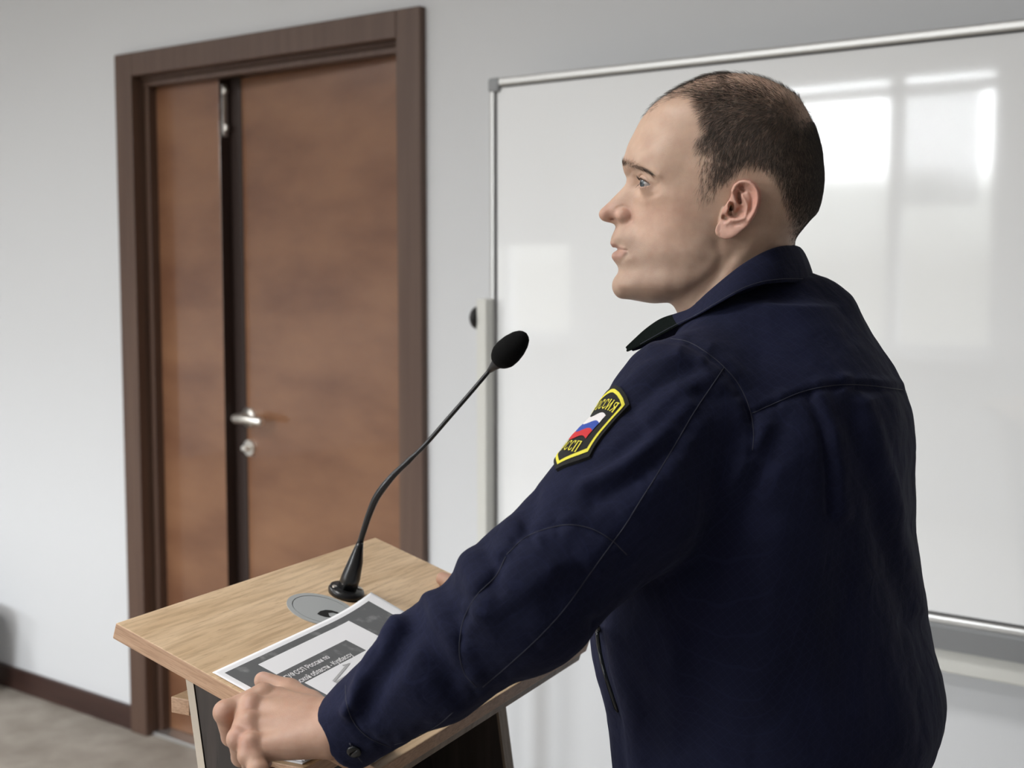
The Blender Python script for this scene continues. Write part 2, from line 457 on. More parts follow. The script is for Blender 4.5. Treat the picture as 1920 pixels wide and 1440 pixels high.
def oak(name, c1, c2, c3, sc=(14, 190, 190)):
    m = bpy.data.materials.new(name); m.use_nodes = True
    nt = m.node_tree; p = nt.nodes['Principled BSDF']
    p.inputs['Roughness'].default_value = 0.48
    t = nt.nodes.new('ShaderNodeTexCoord')
    def nse(scale, det, dist=0.0):
        mp = nt.nodes.new('ShaderNodeMapping'); mp.inputs['Scale'].default_value = scale
        nt.links.new(t.outputs['Object'], mp.inputs[0])
        nn = nt.nodes.new('ShaderNodeTexNoise'); nn.inputs['Scale'].default_value = 1; nn.inputs['Detail'].default_value = det; nn.inputs['Distortion'].default_value = dist
        nt.links.new(mp.outputs[0], nn.inputs['Vector']); return nn
    big = nse((sc[0] * 0.28, sc[1] * 0.16, sc[2] * 0.16), 3, 0.8)
    fine = nse(sc, 5, 0.3)
    pores = nse((sc[0] * 4, sc[1] * 3.2, sc[2] * 3.2), 2)
    r1 = nt.nodes.new('ShaderNodeValToRGB')
    r1.color_ramp.elements[0].position = 0.38; r1.color_ramp.elements[0].color = (*c1, 1)
    r1.color_ramp.elements[1].position = 0.62; r1.color_ramp.elements[1].color = (*c2, 1)
    nt.links.new(big.outputs['Fac'], r1.inputs[0])
    r2 = nt.nodes.new('ShaderNodeValToRGB')
    r2.color_ramp.elements[0].position = 0.34; r2.color_ramp.elements[0].color = (0.70, 0.66, 0.62, 1)
    r2.color_ramp.elements[1].position = 0.56; r2.color_ramp.elements[1].color = (1, 1, 1, 1)
    nt.links.new(fine.outputs['Fac'], r2.inputs[0])
    mx = nt.nodes.new('ShaderNodeMix'); mx.data_type = 'RGBA'; mx.blend_type = 'MULTIPLY'; mx.inputs[0].default_value = 0.75
    nt.links.new(r1.outputs[0], mx.inputs[6]); nt.links.new(r2.outputs[0], mx.inputs[7])
    r3 = nt.nodes.new('ShaderNodeValToRGB')
    r3.color_ramp.elements[0].position = 0.62; r3.color_ramp.elements[0].color = (0, 0, 0, 1)
    r3.color_ramp.elements[1].position = 0.72; r3.color_ramp.elements[1].color = (0.7, 0.7, 0.7, 1)
    nt.links.new(pores.outputs['Fac'], r3.inputs[0])
    m2 = nt.nodes.new('ShaderNodeMix'); m2.data_type = 'RGBA'
    nt.links.new(r3.outputs[0], m2.inputs[0]); nt.links.new(mx.outputs[2], m2.inputs[6]); m2.inputs[7].default_value = (*c3, 1)
    nt.links.new(m2.outputs[2], p.inputs['Base Color'])
    b = nt.nodes.new('ShaderNodeBump'); b.inputs['Strength'].default_value = 0.25; b.inputs['Distance'].default_value = 0.001
    nt.links.new(fine.outputs['Fac'], b.inputs['Height']); nt.links.new(b.outputs[0], p.inputs['Normal'])
    return m


M_oak = oak('light_oak_laminate', (0.80, 0.595, 0.385), (0.68, 0.485, 0.295), (0.46, 0.30, 0.17))
M_oak_edge = oak('oak_edge_band', (0.62, 0.40, 0.26), (0.54, 0.335, 0.21), (0.36, 0.19, 0.11), (190, 30, 600))
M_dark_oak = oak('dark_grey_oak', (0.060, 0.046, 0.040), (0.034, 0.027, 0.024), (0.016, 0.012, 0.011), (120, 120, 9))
M_cream_edge = mat('cream_edge_band', (0.66, 0.58, 0.48), 0.5)
M_grey_edge = oak('grey_oak_edge', (0.34, 0.27, 0.20), (0.26, 0.20, 0.15), (0.16, 0.12, 0.09), (120, 120, 9))

lect = empty('lectern', rot_h(lect_base), HEAD)
tag(lect, 'light oak lectern with a sloping top and dark sides, under the microphone', 'lectern')


def child_frame(o, origin, x, y, z):
    M = Matrix(((x[0], y[0], z[0], origin[0]), (x[1], y[1], z[1], origin[1]), (x[2], y[2], z[2], origin[2]), (0, 0, 0, 1)))
    o.matrix_local = M


def lect_part(name, bm, mats, origin, x, y, z, parent=lect, smooth=False):
    o = from_bm(name, bm, mats, parent, smooth=smooth)
    child_frame(o, np.asarray(origin) - lect_base, x, y, z)
    return o


# sloping top: local x = along the audience edge, y = down towards the speaker, z = out of the board
bm = bmesh.new()
add_box(bm, (0, -LD, -LT), (LW, 0, 0), 0.0012, 2)
for f in bm.faces:
    f.material_index = 1 if abs(f.normal.z) < 0.6 else 0
bm.normal_update()
for f in bm.faces: f.material_index = 1 if abs(f.normal.z) < 0.6 else 0
top = lect_part('top_board', bm, [M_oak, M_oak_edge], A_c, eu, -ev, en)
# rail under the speaker's edge
bm = bmesh.new(); add_box(bm, (0.004, -LD + 0.004, -LT - 0.013), (LW - 0.004, -LD + 0.03, -LT - 0.0012), 0.001)
lect_part('front_rail', bm, M_grey_edge, A_c, eu, -ev, en)
# pedestal: pale front panel leaning inwards, dark side panels, grey rear posts
zt = np.array([0, 0, 1.0])
org = A_c - lect_base
def under(sv): return 1.12 - LT / math.cos(TILT) - sv * math.tan(TILT) - 0.0008
def pedestal(name, poly, u0, u1, mats, edge=None):
    bm = bmesh.new()
    a = [bm.verts.new((sv, u0, z)) for sv, z in poly]; b = [bm.verts.new((sv, u1, z)) for sv, z in poly]
    n = len(poly)
    f0 = bm.faces.new(a); f1 = bm.faces.new(b[::-1])
    if edge is not None: f0.material_index = f1.material_index = edge
    for k in range(n): bm.faces.new((a[k], a[(k + 1) % n], b[(k + 1) % n], b[k]))
    o = from_bm(name, bm, mats, lect)
    child_frame(o, np.array([org[0], org[1], 0]), ep, eu, zt)
    return o
LEAN = 0.15
def fr_s(z, s0=0.063): return s0 + (1.06 - z) * LEAN
zz = [under(0.063), 0.0]
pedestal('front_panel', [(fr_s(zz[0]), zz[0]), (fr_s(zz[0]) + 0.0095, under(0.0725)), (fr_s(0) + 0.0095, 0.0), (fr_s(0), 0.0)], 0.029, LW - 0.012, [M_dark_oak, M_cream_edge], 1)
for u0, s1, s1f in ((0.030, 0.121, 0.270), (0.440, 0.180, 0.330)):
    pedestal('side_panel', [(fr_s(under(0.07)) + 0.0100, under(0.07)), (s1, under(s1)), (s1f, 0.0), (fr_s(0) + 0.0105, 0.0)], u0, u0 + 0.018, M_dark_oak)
    pedestal('rear_edge', [(s1 + 0.0005, under(s1 + 0.0005)), (s1 + 0.004, under(s1 + 0.004)), (s1f + 0.0040, 0.0), (s1f + 0.0005, 0.0)], u0 - 0.001, u0 + 0.0195, [M_grey_edge])
bm = bmesh.new(); add_box(bm, (0.125, 0.050, 0.0), (0.190, LW - 0.04, 0.017), 0.001)
bm.normal_update()
for f in bm.faces: f.material_index = 1 if abs(f.normal.z) < 0.6 else 0
o = from_bm('inner_shelf', bm, [M_oak, M_oak_edge], lect); child_frame(o, np.array([org[0], org[1], 0.970]), ep, eu, zt)
bm = bmesh.new(); add_box(bm, (0.042, 0.030, 0.0), (0.0655, LW - 0.012, 0.0165), 0.001)
bm.normal_update()
for f in bm.faces: f.material_index = 1 if abs(f.normal.z) < 0.6 else 0
o = from_bm('front_ledge', bm, [M_oak, M_oak_edge], lect); child_frame(o, np.array([org[0], org[1], 1.026]), ep, eu, zt)
bm = bmesh.new(); add_box(bm, (0.06, 0.0, 0.0), (0.40, LW, 0.025), 0.002)
o = from_bm('base_plate', bm, M_dark_oak, lect); child_frame(o, np.array([org[0], org[1], 0]), ep, eu, zt)

# cable grommet set into the top
M_gro = mat('grey_grommet', (0.42, 0.44, 0.445), 0.45)
M_gro_dark = mat('grommet_hole_shade', (0.006, 0.006, 0.006), 0.9)
gu, gv = 0.2245, 0.094
bm = bmesh.new()
def disc(bm, r0, r1, z0, z1, n=48, ang=(0, 2 * math.pi)):
    full = abs(ang[1] - ang[0] - 2 * math.pi) < 1e-6
    aa = np.linspace(ang[0], ang[1], n + 1)
    rings = [[bm.verts.new((r * math.cos(a), r * math.sin(a), z)) for a in (aa[:-1] if full else aa)] for r, z in ((r0, z0), (r0, z1), (r1, z1), (r1, z0))]
    m_ = len(rings[0])
    for i in range(4):
        for k in range(m_ if full else m_ - 1):
            bm.faces.new((rings[i][k], rings[i][(k + 1) % m_], rings[(i + 1) % 4][(k + 1) % m_], rings[(i + 1) % 4][k]))
disc(bm, 0.0335, 0.0395, 0.0, 0.0010)
g = lect_part('cable_grommet', bm, M_gro, LP(gu, gv, 0.0), eu, -ev, en)
bm = bmesh.new()                                   # lid, a full disc without an opening
ang = np.linspace(0, 2 * math.pi, 61)[:-1]
rim = [(0.0325 * math.cos(a), 0.0325 * math.sin(a)) for a in ang]
top_v = [bm.verts.new((x, y, 0.0009)) for x, y in rim]; bot_v = [bm.verts.new((x, y, 0.0003)) for x, y in rim]
n = len(rim)
bm.faces.new(top_v)
for k in range(n): bm.faces.new((top_v[(k + 1) % n], top_v[k], bot_v[k], bot_v[(k + 1) % n]))
lid = from_bm('grommet_lid', bm, M_gro, g)
bm = bmesh.new(); add_tube(bm, [(0, 0, 0.00005), (0, 0, 0.0002)], 0.0334, 40)  # black disc under the lid stands in for the dark of the hole
from_bm('grommet_hole_shade', bm, M_gro_dark, g)
bm = bmesh.new()                                   # flat black crescent on the lid, painted dark for the cable slot's shade
outer = [(594, 1152.5), (600, 1147.2), (610, 1145), (621, 1145.8), (632, 1149), (645, 1155.5)]
inner = [(645, 1157), (634, 1153.2), (624, 1150.4), (615, 1150.8), (617, 1156), (622, 1159.8)]
low = [(610, 1158.5), (600, 1155.5)]
vs = []
for x, y in outer + inner + low:
    a_ = LUV(x, y); vs.append(bm.verts.new((a_[0] - gu, -(a_[1] - gv), 0.00105)))
bm.faces.new(vs); bmesh.ops.triangulate(bm, faces=bm.faces)
from_bm('cable_slot_shade', bm, M_gro_dark, lid)

# ------------------------------------------------------------------ gooseneck microphone on the lectern
mic_uv = LUV(648, 1114)
mb = LP(mic_uv[0], mic_uv[1], 0)
mic = empty('gooseneck_microphone', rot_h(mb), HEAD)
tag(mic, 'black gooseneck microphone screwed to the lectern top beside the grey grommet', 'microphone')
M_foam = mat('foam_windscreen', (0.006, 0.006, 0.006), 0.95, bump=((900, 900, 900), 0.8, 0.002), spec=0.15)
M_mic = mat('matte_black_metal', (0.010, 0.010, 0.011), 0.30, spec=0.5)
def mpx(px, py, d): return P3(px, py, d) - mb
bm = bmesh.new()
add_tube(bm, [en * 0.0, en * 0.004, en * 0.0075, en * 0.0085], [0.0205, 0.0215, 0.020, 0.016], 40)
fl = from_bm('base_flange', bm, M_mic, mic, smooth=True)
for a in (2.5, 5.6):
    bm = bmesh.new(); c0 = (eu * math.cos(a) - ev * math.sin(a)) * 0.0158
    add_tube(bm, [c0 + en * 0.006, c0 + en * 0.0094, c0 + en * 0.0098], [0.0030, 0.0028, 0.001], 12); from_bm('screw', bm, M_nickel, fl)
dB = float(mb[1])
bm = bmesh.new()
hp = [mpx(650, 1106, dB), mpx(658, 1082, dB - .002), mpx(667, 1052, dB - .004), mpx(672, 1030, dB - .006), mpx(675, 1018, dB - .007)]
add_tube(bm, [en * 0.006] + hp, [0.0120, 0.0115, 0.0112, 0.0085, 0.0055, 0.0040], 20)
from_bm('handle', bm, M_mic, mic, smooth=True)
path = [(674, 1022, 0), (682, 995, -.004), (693, 962, -.008), (708, 929, -.013), (735, 894, -.020), (765, 865, -.026), (798, 833, -.034), (840, 785, -.045), (880, 739, -.056), (920, 692, -.067)]
pp = spline([mpx(x, y, dB + d) for x, y, d in path], 60)
rr = np.interp(np.linspace(0, 1, 60), [0, .05, .2, .3, .38, .5, .56, .6, 1.0], [.0040, .0034, .0038, .0042, .0044, .0034, .0034, .0026, .0024])
bm = bmesh.new(); add_tube(bm, pp, list(rr), 14); from_bm('gooseneck', bm, M_mic, mic, smooth=True)
bm = bmesh.new()
add_tube(bm, [mpx(917, 696, dB - .066), mpx(928, 685, dB - .070), mpx(938, 676, dB - .073), mpx(942, 672, dB - .074)], [.0027, .0055, .0090, .0088], 20)
from_bm('capsule_housing', bm, mat('dark_grey_metal', (0.02, 0.02, 0.022), 0.35), mic, smooth=True)
bm = bmesh.new()
fp = spline([mpx(932, 680, dB - .072), mpx(950, 662, dB - .077), mpx(968, 644, dB - .082), mpx(987, 625, dB - .087)], 24)
tt = np.linspace(0, 1, 24)
fr = 0.0154 * np.interp(tt, [0, .06, .2, .4, .6, .8, .92, .97, 1], [.55, .74, .96, 1.0, .93, .74, .50, .30, .05])
add_tube(bm, fp, list(fr), 24)
from_bm('windscreen', bm, M_foam, mic, smooth=True)

# ------------------------------------------------------------------ printed sheet on the lectern
M_paper = mat('white_paper', (0.94, 0.945, 0.97), 0.7)
M_print = mat('grey_toner', (0.13, 0.135, 0.14), 0.6, noise=((70, 70, 70), 8, (0.30, 0.31, 0.31), 0.55, 0.80))
M_ink = mat('pale_grey_ink', (0.50, 0.50, 0.51), 0.6)
PU0, PV0, PWd, PHt = 0.005, 0.1215, 0.297, 0.192
def paper_pt(s, t, off=0.0):
    """s along the top edge, t down the sheet, metres"""
    lift = 0.0013 + 0.010 * max(0, (s - 0.19) / 0.107) ** 2.2 * max(0.0, 1 - t / 0.17) ** 1.2
    # overall the sheet bows by a hair
    ss = s - 0.004 * max(0, (s - 0.2) / 0.097) ** 2
    return LP(PU0 + ss, PV0 + t - 0.012 * (s / 0.297) * 1.0, lift + off)
paper_base = paper_pt(0.15, 0.1)
paper = empty('printed_sheet', rot_h(paper_base), HEAD)
tag(paper, 'landscape white sheet with grey printed boxes under the left hand on the lectern', 'paper')
def us(vals, n): 
    out = []
    for a, b in zip(vals, vals[1:]): out += list(np.linspace(a, b, max(2, int(n * abs(b - a) / 0.3) + 1)))[:-1]
    return out + [vals[-1]]
BG = (0.0095, 0.0078, 0.2795, 0.186)         # grey field
BW = (0.052, 0.0170, 0.2225, 0.0405)         # white box
BT = (0.052, 0.0405, 0.181, 0.0672)          # title band stays grey
su = us([0, BG[0], BW[0], BT[2], BW[2], BG[2], PWd], 80); tv = us([0, BG[1], BW[1], BW[3], BT[3], BG[3], PHt], 80)
Vp, Fp, Mi = [], [], []
for t in tv:
    for s in su: Vp.append(paper_pt(s, t) - paper_base)
nS = len(su)
for j in range(len(tv) - 1):
    for i in range(nS - 1):
        Fp.append((j * nS + i, (j + 1) * nS + i, (j + 1) * nS + i + 1, j * nS + i + 1))
        s, t = (su[i] + su[i + 1]) / 2, (tv[j] + tv[j + 1]) / 2
        g_ = BG[0] < s < BG[2] and BG[1] < t < BG[3]
        if g_ and BW[0] < s < BW[2] and BW[1] < t < BT[3] and not (BT[0] < s < BT[2] and BT[1] < t < BT[3]): g_ = False
        if g_ and t > BT[3] and 0.062 < s < BW[2]: g_ = False
        Mi.append(1 if g_ else 0)
po = from_arr('sheet', Vp, Fp, [M_paper, M_print], paper, smooth=True, mat_index=Mi)
md = po.modifiers.new('thick', 'SOLIDIFY'); md.thickness = 0.0003; md.offset = -1
# a second sheet just under it
Vq = [np.asarray(LP(PU0 + 0.001 + a * 0.295, PV0 + 0.004 + b * (PHt - 0.004) - 0.011 * a, 0.00025)) - paper_base for b in np.linspace(0, 1, 6) for a in np.linspace(0, 1, 8)]
Fq = [(j * 8 + i, (j + 1) * 8 + i, (j + 1) * 8 + i + 1, j * 8 + i + 1) for j in range(5) for i in range(7)]
M_word = mat('white_letter', (0.86, 0.86, 0.87), 0.7)


def text_mesh(body, size, extrude=0.0, bold=0.0, align='LEFT'):
    cu = bpy.data.curves.new('t', 'FONT'); cu.body = body; cu.size = size; cu.align_x = align; cu.offset = bold; cu.resolution_u = 3
    to = bpy.data.objects.new('t', cu); COL.objects.link(to)
    bpy.context.view_layer.update()
    me = bpy.data.meshes.new_from_object(to.evaluated_get(bpy.context.evaluated_depsgraph_get()))
    V = np.array([v.co[:] for v in me.vertices]); Fc = [tuple(p.vertices) for p in me.polygons]
    bpy.data.objects.remove(to); bpy.data.curves.remove(cu); bpy.data.meshes.remove(me)
    return V, Fc
for body, s_end, t0, size in (('ГУФССП России по', 0.131, 0.0535, 0.0088), ('Кемеровской области - Кузбассу', 0.1585, 0.0655, 0.0088)):
    V, Fc = text_mesh(body, size, bold=0.00022)
    w_ = V[:, 0].max()
    sc_ = 1.0 if w_ < 0.2 else 0.2 / w_
    V3 = [paper_pt(s_end - w_ * 0.93 + x * 0.93, t0 - y, 0.0004) - paper_base for x, y, _ in V]
    from_arr('printed_text', V3, Fc, M_word, paper, smooth=False)
def ribbon(pts, wd, off=0.0004):
    pts = [Vector((*p, 0)) for p in pts]; V, Fc = [], []
    for i, p in enumerate(pts):
        t_ = (pts[min(i + 1, len(pts) - 1)] - pts[max(0, i - 1)]).normalized(); nn = Vector((-t_.y, t_.x, 0)) * wd / 2
        for q_ in (p - nn, p + nn): V.append(paper_pt(q_.x, q_.y, off) - paper_base)
        if i: Fc.append((2 * i - 2, 2 * i - 1, 2 * i + 1, 2 * i))
    return V, Fc
V, Fc = ribbon([(0.128, 0.0715), (0.139, 0.0725), (0.126, 0.0755), (0.108, 0.0800), (0.092, 0.0838), (0.092, 0.0868), (0.108, 0.0862), (0.126, 0.0850)], 0.0028)
from_arr('printed_mark', V, Fc, M_ink, paper, smooth=False)

# papers lying on the lectern's inner shelf
stk = A_c + eu * 0.056 + ep * 0.128; stk[2] = 0.9875
pile = empty('paper_stack', rot_h(stk), HEAD)
tag(pile, 'thin stack of white papers on the inner shelf under the hand', 'papers')
bm = bmesh.new(); r_ = random.Random(3)
for k in range(9):
    dx, dy = r_.uniform(-.002, .002), r_.uniform(-.002, .002)
    add_box(bm, (dx, dy, k * 0.0009), (0.056 + dx, 0.21 + dy, k * 0.0009 + 0.0007))
o = from_bm('sheets', bm, M_paper, pile); child_frame(o, np.zeros(3), ep, eu, zt); o['kind'] = 'stuff'
# ------------------------------------------------------------------ implicit-surface tools
def smin(a, b, k):
    h = np.clip(0.5 + 0.5 * (b - a) / k, 0, 1)
    return b * (1 - h) + a * h - k * h * (1 - h)
def smax(a, b, k): return -smin(-a, -b, k)


class Field:
    """a scalar field on a box grid (negative inside) built up from blended shapes"""
    def __init__(self, lo, hi, h):
        self.lo = np.asarray(lo, float); self.h = h
        self.n = np.ceil((np.asarray(hi, float) - self.lo) / h).astype(int) + 1
        self.F = np.full(self.n, 1000.0 * h, np.float32)
        self.ax = [(self.lo[i] + h * np.arange(self.n[i])).astype(np.float32) for i in range(3)]
    def sub(self, lo, hi):
        i0 = np.clip(np.floor((np.asarray(lo) - self.lo) / self.h).astype(int), 0, self.n - 1)
        i1 = np.clip(np.ceil((np.asarray(hi) - self.lo) / self.h).astype(int) + 1, 1, self.n)
        sl = tuple(slice(a, b) for a, b in zip(i0, i1))
        return sl, self.ax[0][sl[0]][:, None, None], self.ax[1][sl[1]][None, :, None], self.ax[2][sl[2]][None, None, :]
    def add(self, fn, lo, hi, k=0.0):
        sl, X, Y, Z = self.sub(lo, hi)
        d = fn(X, Y, Z)
        self.F[sl] = smin(self.F[sl], d, k) if k > 0 else np.minimum(self.F[sl], d)
    def cut(self, fn, lo, hi, k=0.0):
        sl, X, Y, Z = self.sub(lo, hi)
        d = -fn(X, Y, Z)
        self.F[sl] = smax(self.F[sl], d, k) if k > 0 else np.maximum(self.F[sl], d)
    def cone(self, a, b, ra, rb, k, op='add', pad=0.0):
        a = np.asarray(a, float); b = np.asarray(b, float)
        m = max(ra, rb) + 2 * k + pad + 2 * self.h
        def fn(X, Y, Z):
            ba = b - a; L = max(ba @ ba, 1e-12)
            t = np.clip(((X - a[0]) * ba[0] + (Y - a[1]) * ba[1] + (Z - a[2]) * ba[2]) / L, 0, 1)
            return np.sqrt((X - a[0] - t * ba[0]) ** 2 + (Y - a[1] - t * ba[1]) ** 2 + (Z - a[2] - t * ba[2]) ** 2) - (ra + (rb - ra) * t)
        getattr(self, op)(fn, np.minimum(a, b) - m, np.maximum(a, b) + m, k)
    def chain(self, pts, rad, k, op='add'):
        for i in range(len(pts) - 1):
            self.cone(pts[i], pts[i + 1], rad[i], rad[i + 1], k, op)
    def ell(self, c, axes, r, k, op='add'):
        """ellipsoid; axes rows are unit directions"""
        c = np.asarray(c, float); A_ = np.asarray(axes, float); r = np.asarray(r, float)
        m = max(r) + 2 * k + 2 * self.h
        def fn(X, Y, Z):
            k0 = 0; k1 = 0
            for i in range(3):
                q_ = (X - c[0]) * A_[i, 0] + (Y - c[1]) * A_[i, 1] + (Z - c[2]) * A_[i, 2]
                k0 = k0 + (q_ / r[i]) ** 2; k1 = k1 + (q_ / r[i] ** 2) ** 2
            k0 = np.sqrt(k0); k1 = np.sqrt(k1) + 1e-9
            return k0 * (k0 - 1) / k1
        getattr(self, op)(fn, c - m, c + m, k)
    def mesh(self):
        return surface_nets(self.F, self.lo, self.h)


def surface_nets(F, lo, h):
    ins = F < 0
    cube = np.zeros(tuple(s - 1 for s in F.shape), np.uint8)
    offs = [(0, 0, 0), (1, 0, 0), (0, 1, 0), (1, 1, 0), (0, 0, 1), (1, 0, 1), (0, 1, 1), (1, 1, 1)]
    sh = cube.shape
    for o_ in offs:
        cube += ins[o_[0]:o_[0] + sh[0], o_[1]:o_[1] + sh[1], o_[2]:o_[2] + sh[2]]
    cells = np.argwhere((cube > 0) & (cube < 8))
    idx = np.full(sh, -1, np.int64); idx[tuple(cells.T)] = np.arange(len(cells))
    vals = np.stack([F[cells[:, 0] + o_[0], cells[:, 1] + o_[1], cells[:, 2] + o_[2]] for o_ in offs], 1)
    P = np.zeros((len(cells), 3)); cnt = np.zeros(len(cells))
    O = np.array(offs, float)
    for a in range(8):
        for b in range(a + 1, 8):
            if np.abs(O[a] - O[b]).sum() != 1: continue
            va, vb = vals[:, a], vals[:, b]
            m = (va < 0) != (vb < 0)
            t = np.where(m, va / np.where(m, va - vb, 1), 0)
            P += np.where(m[:, None], O[a] + t[:, None] * (O[b] - O[a]), 0); cnt += m
    P = (P / cnt[:, None] + cells) * h + lo
    quads = []
    for ax in range(3):
        a1, a2 = [(1, 2), (2, 0), (0, 1)][ax]
        s0 = [slice(None)] * 3; s1 = [slice(None)] * 3
        s0[ax] = slice(0, -1); s1[ax] = slice(1, None)
        A_, B_ = ins[tuple(s0)], ins[tuple(s1)]
        e_ = np.argwhere(A_ != B_)
        ok = (e_[:, a1] > 0) & (e_[:, a2] > 0) & (e_[:, a1] < F.shape[a1] - 1) & (e_[:, a2] < F.shape[a2] - 1)
        e_ = e_[ok]
        flip = ~A_[tuple(e_.T)]
        def cell(d1, d2):
            c = e_.copy(); c[:, a1] += d1; c[:, a2] += d2
            return idx[tuple(c.T)]
        qd = np.stack([cell(-1, -1), cell(0, -1), cell(0, 0), cell(-1, 0)], 1)
        qd[flip] = qd[flip][:, ::-1]
        quads.append(qd)
    Q = np.vstack(quads)
    Q = Q[(Q >= 0).all(1)]
    return P, Q


def smooth_verts(V, Q, it=1, lam=0.5):
    E = np.vstack([Q[:, [0, 1]], Q[:, [1, 2]], Q[:, [2, 3]], Q[:, [3, 0]]])
    for _ in range(it):
        S = np.zeros_like(V); c = np.zeros(len(V))
        np.add.at(S, E[:, 0], V[E[:, 1]]); np.add.at(S, E[:, 1], V[E[:, 0]])
        np.add.at(c, E[:, 0], 1); np.add.at(c, E[:, 1], 1)
        V = V + lam * (S / np.maximum(c, 1)[:, None] - V)
    return V


def vert_normals(V, Q):
    n = np.cross(V[Q[:, 2]] - V[Q[:, 0]], V[Q[:, 3]] - V[Q[:, 1]])
    N = np.zeros_like(V)
    for k in range(4): np.add.at(N, Q[:, k], n)
    return N / np.maximum(np.linalg.norm(N, axis=1, keepdims=True), 1e-12)


def poly_dist(pts, X, Y):
    """signed distance to a closed polygon (negative inside), arrays X, Y"""
    P = np.asarray(pts, float); d = np.full(X.shape, 1e9); ins = np.zeros(X.shape, bool)
    for (x0, y0), (x1, y1) in zip(P, np.roll(P, -1, 0)):
        ex, ey = x1 - x0, y1 - y0
        t = np.clip(((X - x0) * ex + (Y - y0) * ey) / (ex * ex + ey * ey + 1e-12), 0, 1)
        d = np.minimum(d, np.hypot(X - x0 - t * ex, Y - y0 - t * ey))
        c = ((y0 > Y) != (y1 > Y)) & (X < (x1 - x0) * (Y - y0) / ((y1 - y0) if y1 != y0 else 1e-12) + x0)
        ins ^= c
    return np.where(ins, -d, d)


def line_dist(pts, X, Y):
    P = np.asarray(pts, float); d = np.full(X.shape, 1e9)
    for (x0, y0), (x1, y1) in zip(P[:-1], P[1:]):
        ex, ey = x1 - x0, y1 - y0
        t = np.clip(((X - x0) * ex + (Y - y0) * ey) / (ex * ex + ey * ey + 1e-12), 0, 1)
        d = np.minimum(d, np.hypot(X - x0 - t * ex, Y - y0 - t * ey))
    return d


def point_attr(o, name, vals):
    at = o.data.attributes.new(name, 'FLOAT_COLOR', 'POINT')
    c = np.ones((len(vals), 4), np.float32); c[:, :3] = vals
    at.data.foreach_set('color', c.ravel())


# ------------------------------------------------------------------ the person: frames
HD = 1.37
HC = P3(1370, 395, HD)                               # sagittal point level with the ear
_v = HC.copy(); _v[2] = 0; _v /= np.linalg.norm(_v)
YAW = math.radians(4.0)
hl0 = -_v; hf0 = np.array([-_v[1], _v[0], 0])
hf = hf0 * math.cos(YAW) + hl0 * math.sin(YAW)       # where the face points
hl = np.array([hf[1], -hf[0], 0]);  hl = hl if hl @ hl0 > 0 else -hl   # his left
hz = np.array([0, 0, 1.0])
def head_pt(px, py, w):
    """(forward, up) in cm in the head's frame of the point seen at (px, py) lying w cm left of the sagittal plane"""
    r = ray(px, py); o = np.array([0, 0, CAMZ])
    t = (w / 100 - (o - HC) @ hl) / (r @ hl)
    q_ = o + t * r - HC
    return q_ @ hf * 100, q_[2] * 100
def head_px(x, y, z):
    """head cm -> pixels of the photograph"""
    p = HC + (np.asarray(x)[..., None] * hf + np.asarray(y)[..., None] * hl + np.asarray(z)[..., None] * hz) / 100
    return proj(p)

SIL = [(1216, 206), (1200, 227), (1188, 250), (1178, 270), (1171.7, 289), (1167.5, 300), (1166.7, 308), (1168, 315), (1170, 323), (1173.3, 330), (1174.7, 335.5), (1174.2, 341), (1171.7, 346.7),
       (1165.6, 354.4), (1157.8, 362.2), (1146.7, 373.3), (1136.7, 383.3), (1130, 390), (1126, 396), (1125, 401), (1127, 408.7), (1133.5, 414.5), (1140, 417), (1146.8, 418.5), (1152, 421.4),
       (1154, 425), (1152.4, 431), (1148.5, 439.4), (1145.2, 450), (1144.2, 455), (1146, 460.5), (1150.5, 464.5), (1157.5, 467.5), (1153.5, 471.2), (1149, 474.9), (1146.8, 479), (1147.5, 484), (1153, 492), (1158.2, 500),
       (1159.3, 506), (1158, 512), (1152.4, 520), (1148.9, 527), (1147.5, 535), (1149, 545), (1153, 552), (1158.6, 557.5), (1166, 560.4), (1182, 562), (1196, 564.4), (1212.8, 567.5),
       (1228, 568.8), (1243, 568), (1253, 568), (1259, 571), (1264, 576), (1269.7, 587), (1277, 610), (1286, 640), (1294, 670), (1300, 700),
       (1560, 690), (1545, 640), (1532, 590), (1518, 540), (1507, 500), (1495, 470), (1490, 458), (1493, 446), (1503, 432), (1517, 415), (1532, 397), (1541, 366), (1544, 338), (1542, 303), (1537, 271), (1528, 242), (1514, 210),
       (1497, 183), (1473, 166), (1450, 154), (1416, 142.5), (1387, 138.5), (1354, 138.5), (1320, 144), (1300, 152), (1272, 165), (1247, 180), (1230, 192)]
